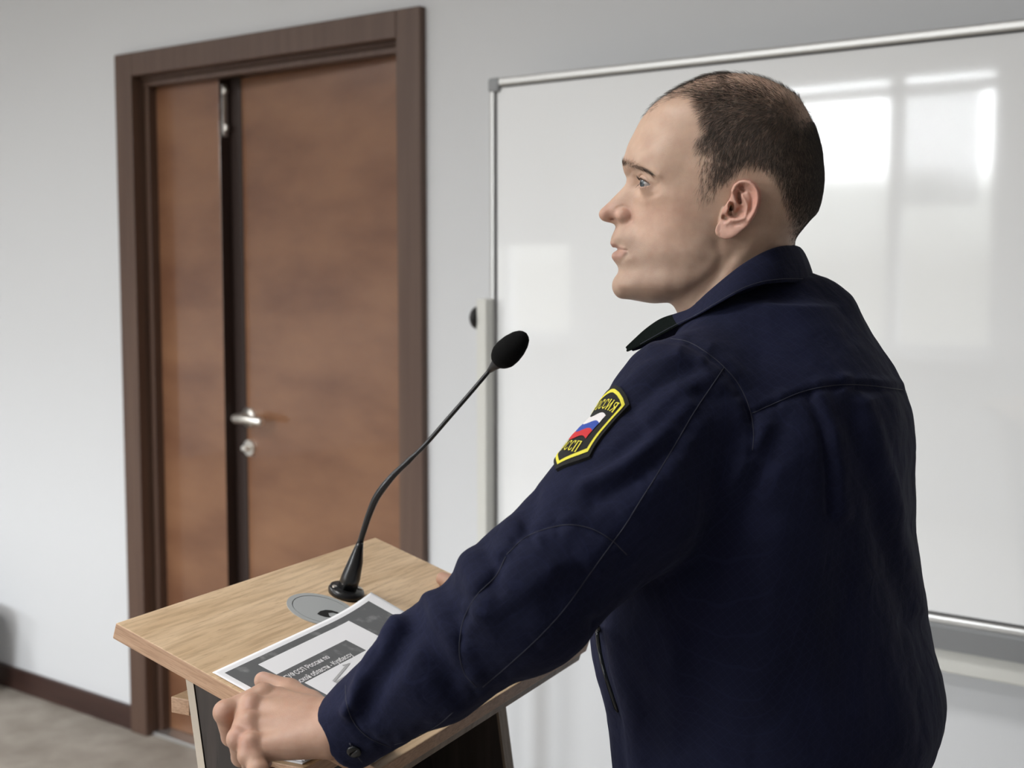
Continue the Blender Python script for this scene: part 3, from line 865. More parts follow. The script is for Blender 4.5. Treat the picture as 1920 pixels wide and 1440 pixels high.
INNER = [(1240, 200, 3.4), (1290, 200, 5.2), (1350, 200, 6.2), (1410, 200, 6.5), (1460, 200, 5.7), (1495, 205, 3.3),
         (1320, 165, 3.4), (1370, 162, 4.4), (1420, 164, 4.1),
         (1208, 250, 3.0), (1240, 250, 4.7), (1300, 250, 6.1), (1350, 250, 6.9), (1400, 250, 7.4), (1450, 250, 7.2), (1490, 250, 6.0), (1518, 255, 3.8),
         (1190, 285, 3.2), (1215, 285, 4.7), (1245, 290, 5.65), (1290, 300, 6.3), (1340, 300, 7.0), (1400, 300, 7.6), (1450, 300, 7.6), (1490, 300, 6.8), (1527, 300, 4.4),
         (1176, 308, 1.9), (1185, 310, 2.9), (1204, 313, 4.15), (1222, 321, 5.05), (1238, 332, 5.55), (1255, 340, 5.9),
         (1183, 325, 1.5), (1192, 328, 2.3), (1208, 331, 3.6), (1222, 335, 4.6),
         (1180, 341, 0.85), (1188, 344, 1.25), (1198, 346, 1.75), (1210, 347, 3.0), (1222, 348, 4.15), (1233, 350, 5.0), (1248, 353, 5.65), (1275, 355, 6.25), (1310, 358, 6.75), (1345, 360, 7.1),
         (1172, 356, 0.75), (1182, 358, 1.15), (1194, 361, 1.75), (1203, 363, 2.7), (1216, 364, 4.0), (1234, 366, 5.1), (1258, 368, 5.9), (1288, 370, 6.45),
         (1150, 381, 0.72), (1162, 381, 1.05), (1176, 382, 1.35), (1190, 383, 1.85), (1203, 383, 2.7), (1218, 383, 3.7), (1238, 384, 4.9), (1262, 386, 5.8), (1295, 388, 6.4), (1330, 390, 6.75), (1360, 390, 7.0),
         (1133, 401, 0.72), (1143, 402, 0.98), (1155, 404, 1.15), (1170, 406, 1.40), (1184, 408, 1.85), (1200, 408, 2.7), (1220, 410, 3.75), (1245, 412, 4.95), (1275, 414, 5.8), (1310, 415, 6.3), (1345, 415, 6.6),
         (1160, 424, 0.9), (1172, 424, 1.6), (1186, 425, 2.3), (1206, 427, 3.2), (1232, 430, 4.4), (1265, 433, 5.4), (1300, 437, 5.95), (1340, 440, 6.2),
         (1153, 445, 1.15), (1163, 447, 1.85), (1178, 448, 2.55), (1198, 449, 3.3), (1228, 450, 4.3), (1262, 452, 5.15),
         (1165, 468, 1.75), (1176, 469, 2.35), (1190, 469, 3.0), (1214, 470, 3.9), (1246, 471, 4.85), (1288, 472, 5.6), (1328, 472, 5.85),
         (1154, 481, 1.2), (1164, 483, 1.95), (1180, 486, 2.7),
         (1168, 503, 1.55), (1180, 504, 2.4), (1200, 505, 3.2), (1230, 506, 4.15), (1268, 506, 5.0), (1308, 502, 5.45), (1342, 492, 5.6),
         (1155, 531, 1.3), (1166, 534, 2.15), (1184, 537, 2.9), (1212, 538, 3.65), (1246, 537, 4.45), (1282, 530, 5.0), (1316, 516, 5.3),
         (1172, 553, 1.5), (1195, 556, 2.1), (1225, 556, 2.9), (1252, 552, 3.6), (1280, 546, 4.3),
         (1262, 564, 1.9), (1282, 560, 3.3), (1310, 548, 4.45), (1342, 528, 5.1), (1380, 505, 5.55), (1430, 480, 5.6), (1468, 460, 4.5),
         (1290, 590, 3.0), (1320, 580, 4.6), (1370, 560, 5.6), (1430, 540, 5.9), (1480, 530, 4.9),
         (1320, 650, 4.0), (1370, 650, 5.6), (1430, 640, 6.0), (1490, 630, 5.4), (1530, 640, 3.2),
         (1380, 440, 6.4), (1420, 450, 6.2), (1460, 430, 5.9), (1490, 425, 4.2), (1380, 400, 7.0), (1430, 400, 7.0), (1470, 395, 6.6), (1505, 395, 4.9), (1525, 380, 3.6),
         (1400, 350, 7.4), (1450, 350, 7.5), (1500, 350, 6.4), (1529, 345, 4.2)]
EAR = [(1371, 366), (1371, 356), (1375, 347), (1384.4, 338.8), (1395.6, 336.4), (1406.7, 338.3), (1416.7, 346), (1423, 356.7), (1425, 367.8), (1424, 381), (1419, 399), (1411, 413), (1403, 423),
       (1392, 432), (1382, 441), (1371, 447), (1360, 448.7), (1350, 446), (1343, 440.6), (1341, 433), (1343, 425), (1349, 415), (1351, 403), (1354, 393), (1361, 383), (1367, 375)]
HR = 0.1
hx0, hx1, hz0_, hz1_ = -14.0, 14.6, -19.0, 15.5


def head_W():
    pts = [(*head_pt(px, py, 0), 0.0) for px, py in SIL] + [(*head_pt(px, py, w), w * w) for px, py, w in INNER]
    A_ = np.array(pts); xy, val = A_[:, :2], A_[:, 2]
    n = len(xy)
    r = np.linalg.norm(xy[:, None] - xy[None], axis=2)
    K = np.zeros((n + 3, n + 3))
    phi = lambda r_: np.where(r_ > 0, r_ ** 2 * np.log(np.maximum(r_, 1e-9)), 0)
    K[:n, :n] = phi(r) + np.eye(n) * 0.002
    K[:n, n] = 1; K[:n, n + 1:] = xy; K[n, :n] = 1; K[n + 1:, :n] = xy.T
    sol = np.linalg.solve(K, np.concatenate([val, np.zeros(3)]))
    gx = np.arange(hx0, hx1 + HR / 2, HR); gz = np.arange(hz0_, hz1_ + HR / 2, HR)
    X, Z = np.meshgrid(gx, gz, indexing='ij')
    W = sol[n] + sol[n + 1] * X + sol[n + 2] * Z
    for i in range(n):
        W += sol[i] * phi(np.hypot(X - xy[i, 0], Z - xy[i, 1]))
    sil = [head_pt(px, py, 0) for px, py in SIL]
    d = poly_dist(sil, X, Z)
    W = np.where(d > 0.05, np.minimum(W, -0.6 * d), W)
    W = np.where(d < -0.15, np.maximum(W, 0.10 * -d), W)
    return gx, gz, X, Z, W


gx, gz, XX, ZZ, WW = head_W()
w0 = np.sqrt(np.maximum(WW, 0))
PXg = head_px(XX, w0, ZZ)
pxg, pyg = PXg[..., 0], PXg[..., 1]
def stroke(pts, amp, sig):
    """raise (amp > 0) or press (amp < 0), cm, along a line on the side of the face"""
    global WW
    d = line_dist(pts, pxg, pyg) * 0.054
    WW = WW + np.where(WW > -0.2, 2 * np.maximum(w0, 0.25) * amp * np.exp(-(d / sig) ** 2), 0)
# brow ridge, orbit, cheek fold, lips, chin, jaw, neck muscles
stroke([(1176, 309), (1195, 309), (1215, 317), (1232, 329)], 0.16, 0.42)
stroke([(1192, 327), (1210, 330), (1224, 336), (1233, 343)], -0.12, 0.22)
stroke([(1200, 372), (1215, 372), (1230, 364)], -0.05, 0.25)
stroke([(1186, 398), (1188, 410), (1193, 425), (1194, 440), (1190, 455)], -0.06, 0.40)
stroke([(1158, 467.5), (1168, 468.5), (1173, 469.0)], -0.13, 0.14)
stroke([(1176, 470), (1180, 474)], -0.03, 0.45)
stroke([(1150, 457), (1160, 462), (1170, 466)], 0.10, 0.18)
stroke([(1152, 478), (1161, 477), (1170, 473)], 0.16, 0.26)
stroke([(1166, 489), (1172, 483), (1176, 476)], -0.08, 0.22)
stroke([(1182, 478), (1187, 490), (1190, 505)], -0.07, 0.35)
stroke([(1345, 480), (1330, 510), (1300, 532), (1260, 546), (1215, 551)], 0.10, 0.7)
stroke([(1345, 455), (1352, 480), (1345, 505), (1318, 530), (1285, 552)], -0.16, 0.55)
stroke([(1420, 440), (1385, 490), (1345, 540), (1310, 585)], 0.22, 0.7)
stroke([(1372, 480), (1340, 525), (1305, 568)], -0.10, 0.5)
stroke([(1310, 470), (1322, 440), (1332, 410)], 0.06, 0.9)

fld = Field((hx0, 0.0, hz0_), (hx1, 9.8, hz1_), HR)
nx, nzg = len(gx), len(gz)
fld.F = fld.F[:nx, :, :nzg]; fld.n = np.array(fld.F.shape)
gWx, gWz = np.gradient(WW, HR)
Yh = fld.ax[1]
grad = np.sqrt(4 * Yh[None, :, None] ** 2 + (gWx ** 2 + gWz ** 2)[:, None, :])
fld.F = ((Yh[None, :, None] ** 2 - WW[:, None, :]) / np.maximum(grad, 0.8)).astype(np.float32)
fld.ax = [gx.astype(np.float32), Yh, gz.astype(np.float32)]
del grad
I3 = np.eye(3)
# nose wing, nostril
c = head_pt(1168, 404, 1.35); fld.ell((c[0], 1.32, c[1]), I3, (0.66, 0.42, 0.62), 0.45)
c = head_pt(1133, 402, 0.5); fld.ell((c[0] - 0.1, 0.30, c[1] + 0.0), I3, (0.62, 0.62, 0.58), 0.35)
c = head_pt(1147.5, 411.3, 0.95); fld.ell((c[0], 1.05, c[1]), I3, (0.42, 0.66, 0.15), 0.05, 'cut')
c = head_pt(1185, 404, 1.7); fld.cone((c[0] - 0.02, 1.92, c[1] + 0.35), (c[0] + 0.1, 1.85, c[1] - 0.5), 0.10, 0.10, 0.16, 'cut')
# eyelid bulge and the opening between the lids
EC = np.array([0, 3.15, 0.0]); _c = head_pt(1222.5, 344.5, 3.15); EC[0], EC[2] = _c
ER = 1.20
fld.ell(EC, I3, (ER + 0.12,) * 3, 0.55)
LUP, LDN = 18, 13
LIDC, LIDH = math.radians(25), math.radians(59)
def lid_open(X, Y, Z):
    dx, dy, dz = X - EC[0], Y - EC[1], Z - EC[2]
    r_ = np.sqrt(dx * dx + dy * dy + dz * dz) + 1e-6
    az = np.arctan2(dy, dx); el = np.arcsin(np.clip(dz / r_, -1, 1))
    t = np.clip((az - LIDC) / LIDH, -1.3, 1.3)
    up = np.radians(LUP) * (1 - t * t) - np.radians(9) * t
    dn = -np.radians(LDN) * (1 - t * t) - np.radians(9) * t
    g_ = np.maximum(el - up, dn - el) * r_
    g_ = np.maximum(g_, (np.abs(t) - 1) * 0.8)
    g_ = np.maximum(g_, (ER - 0.25) - r_)
    g_ = np.maximum(g_, r_ - 2.6)
    return g_
fld.cut(lid_open, EC - 2.4, EC + 2.4, 0.05)
# lid creases
def crease(X, Y, Z):
    dx, dy, dz = X - EC[0], Y - EC[1], Z - EC[2]
    r_ = np.sqrt(dx * dx + dy * dy + dz * dz) + 1e-6
    az = np.arctan2(dy, dx); el = np.arcsin(np.clip(dz / r_, -1, 1))
    t = (az - LIDC) / LIDH
    up = np.radians(38) * (1 - 0.7 * t * t) - np.radians(9) * t
    return np.maximum(np.hypot((el - up) * r_, (r_ - 1.36) * 0.7) - 0.07, (np.abs(t + 0.05) - 0.85) * 0.8)
fld.cut(crease, EC - 2.0, EC + 2.0, 0.18)

# ear: a curled sheet standing off the head
ex0, ex1, ez0, ez1 = -6.0, 3.6, -5.2, 5.2
sl, Xe, Ye, Ze = fld.sub((ex0, 5.2, ez0), (ex1, 9.8, ez1))
Xe2, Ze2 = np.broadcast_arrays(Xe[:, 0, :], Ze[:, 0, :])
Hh = 8.1 + 0 * Xe2
for _ in range(2):
    q_ = head_px(Xe2.astype(float), Hh.astype(float), Ze2.astype(float)); ex_, ey_ = q_[..., 0], q_[..., 1]
    u_ = np.clip((ex_ - 1350) / 75, -0.3, 1.1); v_ = np.clip((ey_ - 337) / 112, -0.1, 1.1)
    Hh = 7.35 + 1.45 * np.clip(u_, 0, 1) ** 0.9 - 0.15 * v_ + 0.15 * np.maximum(0, v_ - 0.75)
    def es(pts, amp, sig):
        return amp * np.exp(-(line_dist(pts, ex_, ey_) * 0.0515 / sig) ** 2)
    Hh = Hh + es([(1374, 358), (1378, 349), (1386, 342.5), (1396, 340.5), (1406, 343), (1414, 350), (1419.5, 360), (1420.5, 372), (1418.5, 386), (1412, 401), (1404, 413)], 0.30, 0.23)
    Hh = Hh + es([(1374, 358), (1375, 368), (1378, 378), (1385, 386)], 0.32, 0.22)
    Hh = Hh + es([(1397, 352), (1407, 360), (1411, 373), (1408, 389), (1402, 401)], -0.24, 0.20)
    Hh = Hh + es([(1390, 351), (1392, 356)], -0.55, 0.26)
    Hh = Hh + es([(1388, 366), (1395, 373), (1401, 384), (1401, 397), (1396, 408), (1386, 411.5), (1377, 411)], 0.26, 0.21)
    Hh = Hh + es([(1385, 362), (1385.5, 371), (1388, 379)], -0.62, 0.17)
    Hh = Hh + es([(1387, 393), (1384, 399), (1378, 403)], -0.85, 0.42)
    Hh = Hh + es([(1372, 387), (1371, 394), (1368, 400)], -0.75, 0.22)
    Hh = Hh + es([(1364, 380), (1366, 389), (1365, 397)], 0.40, 0.26)
    Hh = Hh + es([(1357, 408), (1362, 410)], -0.45, 0.24)
    Hh = Hh + es([(1378, 421), (1386, 419)], -0.18, 0.24)
    Hh = Hh + es([(1353, 436), (1362, 441), (1374, 438)], 0.10, 0.4)
od = poly_dist(EAR, ex_, ey_) * 0.0515
thick = 0.40 + 4.0 * np.clip(-od - 0.38, 0, 1) + 0.2 * np.clip(-(ex_ - 1375) / 25, 0, 2)
Fe = smax(smax(od[:, None, :] + 0.0, Ye - Hh[:, None, :], 0.16), (Hh - thick)[:, None, :] - Ye, 0.16)
keep_in = np.clip((ex_ - 1349) / 8, 0, 1)
fld.F[sl] = smin(fld.F[sl], Fe.astype(np.float32), 0.12)
c = head_pt(1371, 392, 7.2); fld.cone((c[0], 7.9, c[1]), (c[0] + 0.25, 5.8, c[1] + 0.1), 0.16, 0.13, 0.10, 'cut')
c = head_pt(1361, 408, 7.4); fld.ell((c[0], 7.55, c[1]), I3, (0.30, 0.35, 0.22), 0.12, 'cut')

F2 = np.concatenate([fld.F[:, :0:-1, :], fld.F], axis=1)
HV, HQ = surface_nets(F2, np.array([hx0, -Yh[-1], hz0_]), HR)
del F2
HV = smooth_verts(HV, HQ, 1, 0.45)
headN = vert_normals(HV, HQ)
head_to_h = lambda v: HC + (v[:, :1] * hf + v[:, 1:2] * hl + v[:, 2:3] * hz) / 100
# ------------------------------------------------------------------ the jacket
bf, bl = -ep, -eu                                     # the way the chest faces, his left
NB = P3(1400, 605, 1.365)
person_base = np.array([NB[0] + 0.02, NB[1] - 0.0, 0.0])
person = empty('person', rot_h(person_base), HEAD)
tag(person, 'man with cropped dark hair in a navy uniform jacket, leaning on the lectern', 'person')

JH = 0.0027
jf = Field((-0.20, 0.99, 0.90), (0.54, 1.80, 1.47), JH)
SECT = [  # z, centre offset along (right, forward), half width sideways, half depth
    (0.900, 0.262, 1.365, 0.186, 0.132), (0.940, 0.268, 1.360, 0.200, 0.146), (0.985, 0.280, 1.352, 0.220, 0.160), (1.03, 0.279, 1.350, 0.224, 0.162), (1.10, 0.258, 1.352, 0.226, 0.160),
    (1.20, 0.253, 1.354, 0.218, 0.150), (1.28, 0.265, 1.352, 0.208, 0.136), (1.335, 0.279, 1.350, 0.192, 0.120), (1.375, 0.280, 1.352, 0.160, 0.098), (1.41, 0.276, 1.356, 0.112, 0.078), (1.45, 0.262, 1.360, 0.084, 0.066)]
SECT = np.array(SECT)
def torso(X, Y, Z):
    z = Z[0, 0]
    g = [np.interp(z, SECT[:, 0], SECT[:, k])[None, None, :] for k in range(1, 5)]
    ql = (X - g[0]) * bl[0] + (Y - g[1]) * bl[1]; qf = (X - g[0]) * bf[0] + (Y - g[1]) * bf[1]
    r_ = (np.abs(ql / g[2]) ** 2.3 + np.abs(qf / g[3]) ** 2.3) ** (1 / 2.3)
    d = (r_ - 1) * np.minimum(g[2], g[3])
    return np.maximum(d, np.maximum(0.905 - Z, Z - 1.435))
# soften the section table so that no ring shows
zz_ = np.linspace(SECT[0, 0], SECT[-1, 0], 56)
tab = np.stack([np.interp(zz_, SECT[:, 0], SECT[:, k]) for k in range(5)], 1)
for _ in range(10): tab[1:-1] = 0.25 * tab[:-2] + 0.5 * tab[1:-1] + 0.25 * tab[2:]
SECT = tab
jf.add(torso, (-0.1, 1.05, 0.9), (0.54, 1.75, 1.46))
SHL = P3(1280, 772, 1.235); SHR = NB - bl * 0.165 + bf * 0.005; SHR[2] = 1.340
ELL = P3(985, 1124, 1.115); WRL = P3(652, 1368, 1.165)
TRL = P3(1385, 664, 1.315); TRB = P3(1488, 640, 1.375); TRR = NB - bl * 0.085 - bf * 0.03; TRR[2] = 1.375
jf.cone(TRL, SHL, 0.050, 0.064, 0.030); jf.cone(TRL, TRB, 0.050, 0.054, 0.030); jf.cone(TRB, TRR, 0.054, 0.056, 0.03); jf.cone(TRR, SHR, 0.058, 0.066, 0.035)
jf.cone(P3(1452, 590, 1.345), P3(1500, 600, 1.39), 0.047, 0.047, 0.03)
UM = P3(1172, 938, 1.165)
jf.chain([SHL, UM, ELL], [0.066, 0.064, 0.0580], 0.020)
FM = P3(815, 1245, 1.135)
jf.chain([ELL, FM, WRL], [0.0575, 0.0475, 0.0355], 0.02)
WRR = LP(LW + 0.015 - 0.030, 0.250, 0.027)
ELR = np.array([0.255, 1.745, 1.165])
jf.chain([SHR, ELR], [0.068, 0.055], 0.03); jf.chain([ELR, WRR], [0.055, 0.036], 0.02)
# hollow cuffs
dl = (WRL - FM) / np.linalg.norm(WRL - FM); dr = (WRR - ELR) / np.linalg.norm(WRR - ELR)
def halfspace(p, n): return lambda X, Y, Z: (X - p[0]) * n[0] + (Y - p[1]) * n[1] + (Z - p[2]) * n[2]
CUFN = P3(652, 1368, 1.165) - P3(700, 1340, 1.155); CUFN /= np.linalg.norm(CUFN)
cutp = WRL + dl * 0.007
jf.cut(lambda X, Y, Z: -halfspace(cutp, CUFN)(X, Y, Z), cutp - 0.06, cutp + 0.06, 0.004)
jf.cut(lambda X, Y, Z: -halfspace(WRR + dr * 0.003, dr)(X, Y, Z), WRR - 0.06, WRR + 0.06, 0.004)
jf.cone(WRL - dl * 0.016, WRL + dl * 0.03, 0.0285, 0.0292, 0.003, 'cut'); jf.cone(WRR - dr * 0.016, WRR + dr * 0.03, 0.0285, 0.0292, 0.003, 'cut')
JV, JQ = jf.mesh(); del jf
JV = smooth_verts(JV, JQ, 3, 0.5)


def sculpt(V, Q, strokes, dmax=9.0):
    for pts, amp, sig, *rest in strokes:
        N_ = vert_normals(V, Q)
        view = V - np.array([0, 0, CAMZ]); dep = view[:, 1].copy(); view /= np.linalg.norm(view, axis=1, keepdims=True)
        fac = np.clip(-(N_ * view).sum(1) * 2.5 + 0.35, 0, 1)
        q_ = proj(V)
        lim = rest[0] if rest else dmax
        d = line_dist(pts, q_[:, 0], q_[:, 1]) * dep / FPX
        V = V + N_ * (fac * (dep < lim) * amp * np.exp(-(d / sig) ** 2))[:, None]
    return V
FOLDS = [
    # pleat and drag lines on the back
    ([(1522, 748), (1545, 800), (1556, 870), (1560, 960)], -0.0050, 0.0060), ([(1535, 748), (1562, 810), (1575, 880), (1580, 960)], 0.0042, 0.0085),
    ([(1622, 760), (1655, 880), (1690, 1020), (1722, 1140)], 0.0060, 0.0100), ([(1600, 780), (1632, 900), (1665, 1040), (1700, 1160)], -0.0040, 0.012),
    ([(1660, 740), (1690, 860), (1702, 960)], 0.003, 0.010), ([(1440, 800), (1405, 850), (1370, 910)], 0.005, 0.010), ([(1470, 790), (1430, 880), (1390, 960)], -0.0035, 0.011),
    ([(1410, 775), (1500, 738), (1580, 724), (1690, 732)], -0.0022, 0.0038), ([(1410, 766), (1500, 727), (1580, 712), (1690, 720)], 0.0022, 0.0050),
    # shoulder and sleeve head
    ([(1240, 636), (1290, 644), (1330, 667), (1357, 688), (1385, 722), (1405, 766), (1413, 812), (1410, 850)], -0.0032, 0.0045),
    ([(1225, 655), (1280, 662), (1318, 683), (1345, 707), (1372, 742), (1390, 785)], 0.0030, 0.0070),
    ([(1165, 735), (1210, 694), (1270, 668)], 0.0042, 0.0070), ([(1185, 765), (1235, 722), (1300, 690)], -0.0038, 0.0070), ([(1215, 790), (1275, 735), (1330, 705)], 0.0030, 0.0070),
    ([(1098, 905), (1170, 872), (1235, 822), (1290, 760)], 0.0048, 0.0080), ([(1085, 885), (1150, 858), (1205, 815)], -0.0030, 0.0060), ([(1115, 940), (1190, 900), (1260, 840)], -0.0040, 0.009),
    ([(1180, 960), (1260, 880), (1310, 800)], 0.0028, 0.009),
    # elbow patch rim and crumples
    ([(965, 1012), (1030, 988), (1075, 984), (1120, 1000), (1160, 1022)], -0.0018, 0.004), ([(945, 1050), (925, 1085), (890, 1125), (868, 1165), (862, 1215), (875, 1265), (890, 1290)], -0.0026, 0.0045),
    ([(1000, 930), (985, 985), (962, 1040)], -0.0045, 0.008), ([(960, 985), (985, 1030), (1030, 1060)], 0.0040, 0.009), ([(905, 1015), (925, 1060), (930, 1100)], -0.0050, 0.0085), ([(870, 1045), (890, 1090), (905, 1150)], 0.0055, 0.0090),
    ([(830, 1080), (850, 1120), (855, 1165)], -0.0050, 0.008), ([(800, 1112), (815, 1150), (850, 1205), (885, 1262)], 0.0060, 0.0090), ([(775, 1135), (785, 1180), (820, 1240), (850, 1290)], -0.0050, 0.0090),
    ([(745, 1170), (725, 1205), (695, 1250), (672, 1300), (658, 1335)], 0.0095, 0.0070), ([(765, 1190), (740, 1235), (705, 1285), (680, 1340)], -0.0065, 0.0095), ([(705, 1200), (700, 1225), (680, 1250)], -0.003, 0.006),
    ([(760, 1290), (800, 1320), (840, 1330)], 0.003, 0.012), ([(1000, 1100), (1060, 1060), (1120, 1040)], 0.0025, 0.013), ([(960, 1160), (1020, 1130), (1090, 1090)], -0.0025, 0.012),
    ([(645, 1290), (652, 1330), (675, 1372), (720, 1400)], -0.0020, 0.0035),
    # front edge, pocket and hem
    ([(1120, 1170), (1128, 1240), (1150, 1320), (1165, 1440)], -0.0045, 0.006), ([(1145, 1190), (1160, 1260), (1190, 1340), (1200, 1440)], 0.0035, 0.009),
    ([(1290, 1100), (1270, 1200), (1265, 1320)], 0.0025, 0.014), ([(1460, 1000), (1440, 1150), (1430, 1300)], 0.0030, 0.016), ([(1580, 1000), (1575, 1150), (1590, 1300)], -0.003, 0.016), ([(1650, 1200), (1680, 1290), (1690, 1380)], 0.003, 0.014),
]
JV = sculpt(JV, JQ, FOLDS)
# puckers along the stitched seams
def pucker(V, Q, pts, amp, sig, step, seed, side=0.0):
    r = np.random.default_rng(seed)
    P_ = np.asarray(spline(pts, 60)); q_ = proj(V); N_ = vert_normals(V, Q)
    view = V - np.array([0, 0, CAMZ]); dep = view[:, 1].copy(); view /= np.linalg.norm(view, axis=1, keepdims=True)
    seg = np.linalg.norm(np.diff(P_, axis=0), axis=1); cum = np.concatenate([[0], np.cumsum(seg)])
    near = np.where((np.abs(q_[:, 0] - P_[:, 0].mean()) < np.ptp(P_[:, 0]) / 2 + 50) & (np.abs(q_[:, 1] - P_[:, 1].mean()) < np.ptp(P_[:, 1]) / 2 + 50))[0]
    d2 = ((q_[near, None] - P_[None]) ** 2).sum(2); i = d2.argmin(1); d = np.sqrt(d2.min(1)) * dep[near] / FPX; s_ = cum[i] + 0
    tang = np.gradient(P_, axis=0)[i]; tang /= np.linalg.norm(tang, axis=1, keepdims=True); s_ = s_ + ((q_[near] - P_[i]) * tang).sum(1)
    knots = r.normal(0, 1, int(cum[-1] / step) + 4); w = np.interp(s_ / step, np.arange(len(knots)), knots)
    fac = np.clip(-(N_[near] * view[near]).sum(1) * 2.5, 0, 1)
    V = V.copy(); V[near] += N_[near] * (fac * amp * w * np.exp(-((d - sig * 0.7) / sig) ** 2))[:, None]
    return V
for k_, (pts, amp, sig, step) in enumerate([([(1240, 633), (1290, 641), (1330, 665), (1357, 688), (1385, 721), (1405, 765), (1413, 810), (1411, 845)], 0.0013, 0.007, 13),
        ([(1410, 775), (1455, 755), (1500, 736), (1545, 725), (1590, 721), (1640, 724), (1692, 731)], 0.0009, 0.006, 12),
        ([(1357, 690), (1300, 775), (1235, 885), (1172, 985), (1110, 1070), (1010, 1195), (905, 1288)], 0.0012, 0.007, 15),
        ([(950, 1040), (985, 1008), (1030, 990), (1070, 984), (1110, 992), (1145, 1012), (1175, 1040)], 0.0011, 0.007, 14),
        ([(948, 1044), (930, 1080), (895, 1115), (870, 1160), (861, 1215), (870, 1260), (893, 1288)], 0.0016, 0.008, 15),
        ([(648, 1285), (650, 1318), (662, 1352), (690, 1382), (735, 1402)], 0.0010, 0.006, 14), ([(740, 1396), (775, 1385), (820, 1360), (850, 1335)], 0.0010, 0.006, 14)]):
    JV = pucker(JV, JQ, pts, amp, sig, step, 40 + k_)
# small random cloth unevenness
JN = vert_normals(JV, JQ)
ln = np.array([mnoise.fractal(Vector(v * 22.0), 1.0, 2.0, 3) for v in JV])
JV = JV + JN * (ln * 0.0016)[:, None]


def cloth(name, base, sheen=0.05):
    m = bpy.data.materials.new(name); m.use_nodes = True
    nt = m.node_tree; p = nt.nodes['Principled BSDF']
    p.inputs['Roughness'].default_value = 0.82; p.inputs['Specular IOR Level'].default_value = 0.15
    p.inputs['Sheen Weight'].default_value = sheen; p.inputs['Sheen Roughness'].default_value = 0.5; p.inputs['Sheen Tint'].default_value = (0.55, 0.6, 0.9, 1)
    t = nt.nodes.new('ShaderNodeTexCoord')
    mp = nt.nodes.new('ShaderNodeMapping'); mp.inputs['Rotation'].default_value = (0.5, 0.62, 0.3); nt.links.new(t.outputs['Object'], mp.inputs[0])
    # ripstop: a fine square grid of slightly raised threads
    sp = nt.nodes.new('ShaderNodeSeparateXYZ'); nt.links.new(mp.outputs[0], sp.inputs[0])
    hs = []
    for ch in 'XYZ':
        a = nt.nodes.new('ShaderNodeMath'); a.operation = 'MULTIPLY'; a.inputs[1].default_value = 1 / 0.0062; nt.links.new(sp.outputs[ch], a.inputs[0])
        b = nt.nodes.new('ShaderNodeMath'); b.operation = 'FRACT'; nt.links.new(a.outputs[0], b.inputs[0])
        c_ = nt.nodes.new('ShaderNodeMath'); c_.operation = 'LESS_THAN'; c_.inputs[1].default_value = 0.10; nt.links.new(b.outputs[0], c_.inputs[0]); hs.append(c_)
    mxm = nt.nodes.new('ShaderNodeMath'); mxm.operation = 'MAXIMUM'; nt.links.new(hs[0].outputs[0], mxm.inputs[0]); nt.links.new(hs[1].outputs[0], mxm.inputs[1])
    mx = nt.nodes.new('ShaderNodeMath'); mx.operation = 'MAXIMUM'; nt.links.new(mxm.outputs[0], mx.inputs[0]); nt.links.new(hs[2].outputs[0], mx.inputs[1])
    n1 = nt.nodes.new('ShaderNodeTexNoise'); n1.inputs['Scale'].default_value = 900; n1.inputs['Detail'].default_value = 2; nt.links.new(t.outputs['Object'], n1.inputs['Vector'])
    n2 = nt.nodes.new('ShaderNodeTexNoise'); n2.inputs['Scale'].default_value = 9; n2.inputs['Detail'].default_value = 5; nt.links.new(t.outputs['Object'], n2.inputs['Vector'])
    r = nt.nodes.new('ShaderNodeValToRGB')
    r.color_ramp.elements[0].position = 0.3; r.color_ramp.elements[0].color = (*[c * 0.8 for c in base], 1)
    r.color_ramp.elements[1].position = 0.72; r.color_ramp.elements[1].color = (*[c * 1.25 for c in base], 1)
    nt.links.new(n2.outputs['Fac'], r.inputs[0])
    mc = nt.nodes.new('ShaderNodeMix'); mc.data_type = 'RGBA'; mc.inputs[7].default_value = (*[c * 2.0 for c in base], 1)
    ml = nt.nodes.new('ShaderNodeMath'); ml.operation = 'MULTIPLY'; ml.inputs[1].default_value = 0.28; nt.links.new(mx.outputs[0], ml.inputs[0])
    nt.links.new(ml.outputs[0], mc.inputs[0]); nt.links.new(r.outputs[0], mc.inputs[6]); nt.links.new(mc.outputs[2], p.inputs['Base Color'])
    ad_ = nt.nodes.new('ShaderNodeMath'); ad_.operation = 'MULTIPLY_ADD'; ad_.inputs[1].default_value = 0.6; nt.links.new(n1.outputs['Fac'], ad_.inputs[0]); nt.links.new(mx.outputs[0], ad_.inputs[2])
    b = nt.nodes.new('ShaderNodeBump'); b.inputs['Strength'].default_value = 0.35; b.inputs['Distance'].default_value = 0.0006
    nt.links.new(ad_.outputs[0], b.inputs['Height'])
    n3 = nt.nodes.new('ShaderNodeTexNoise'); n3.inputs['Scale'].default_value = 38; n3.inputs['Detail'].default_value = 5; n3.inputs['Distortion'].default_value = 0.8; nt.links.new(t.outputs['Object'], n3.inputs['Vector'])
    b2 = nt.nodes.new('ShaderNodeBump'); b2.inputs['Strength'].default_value = 0.30; b2.inputs['Distance'].default_value = 0.006
    nt.links.new(n3.outputs['Fac'], b2.inputs['Height']); nt.links.new(b2.outputs[0], b.inputs['Normal']); nt.links.new(b.outputs[0], p.inputs['Normal'])
    return m


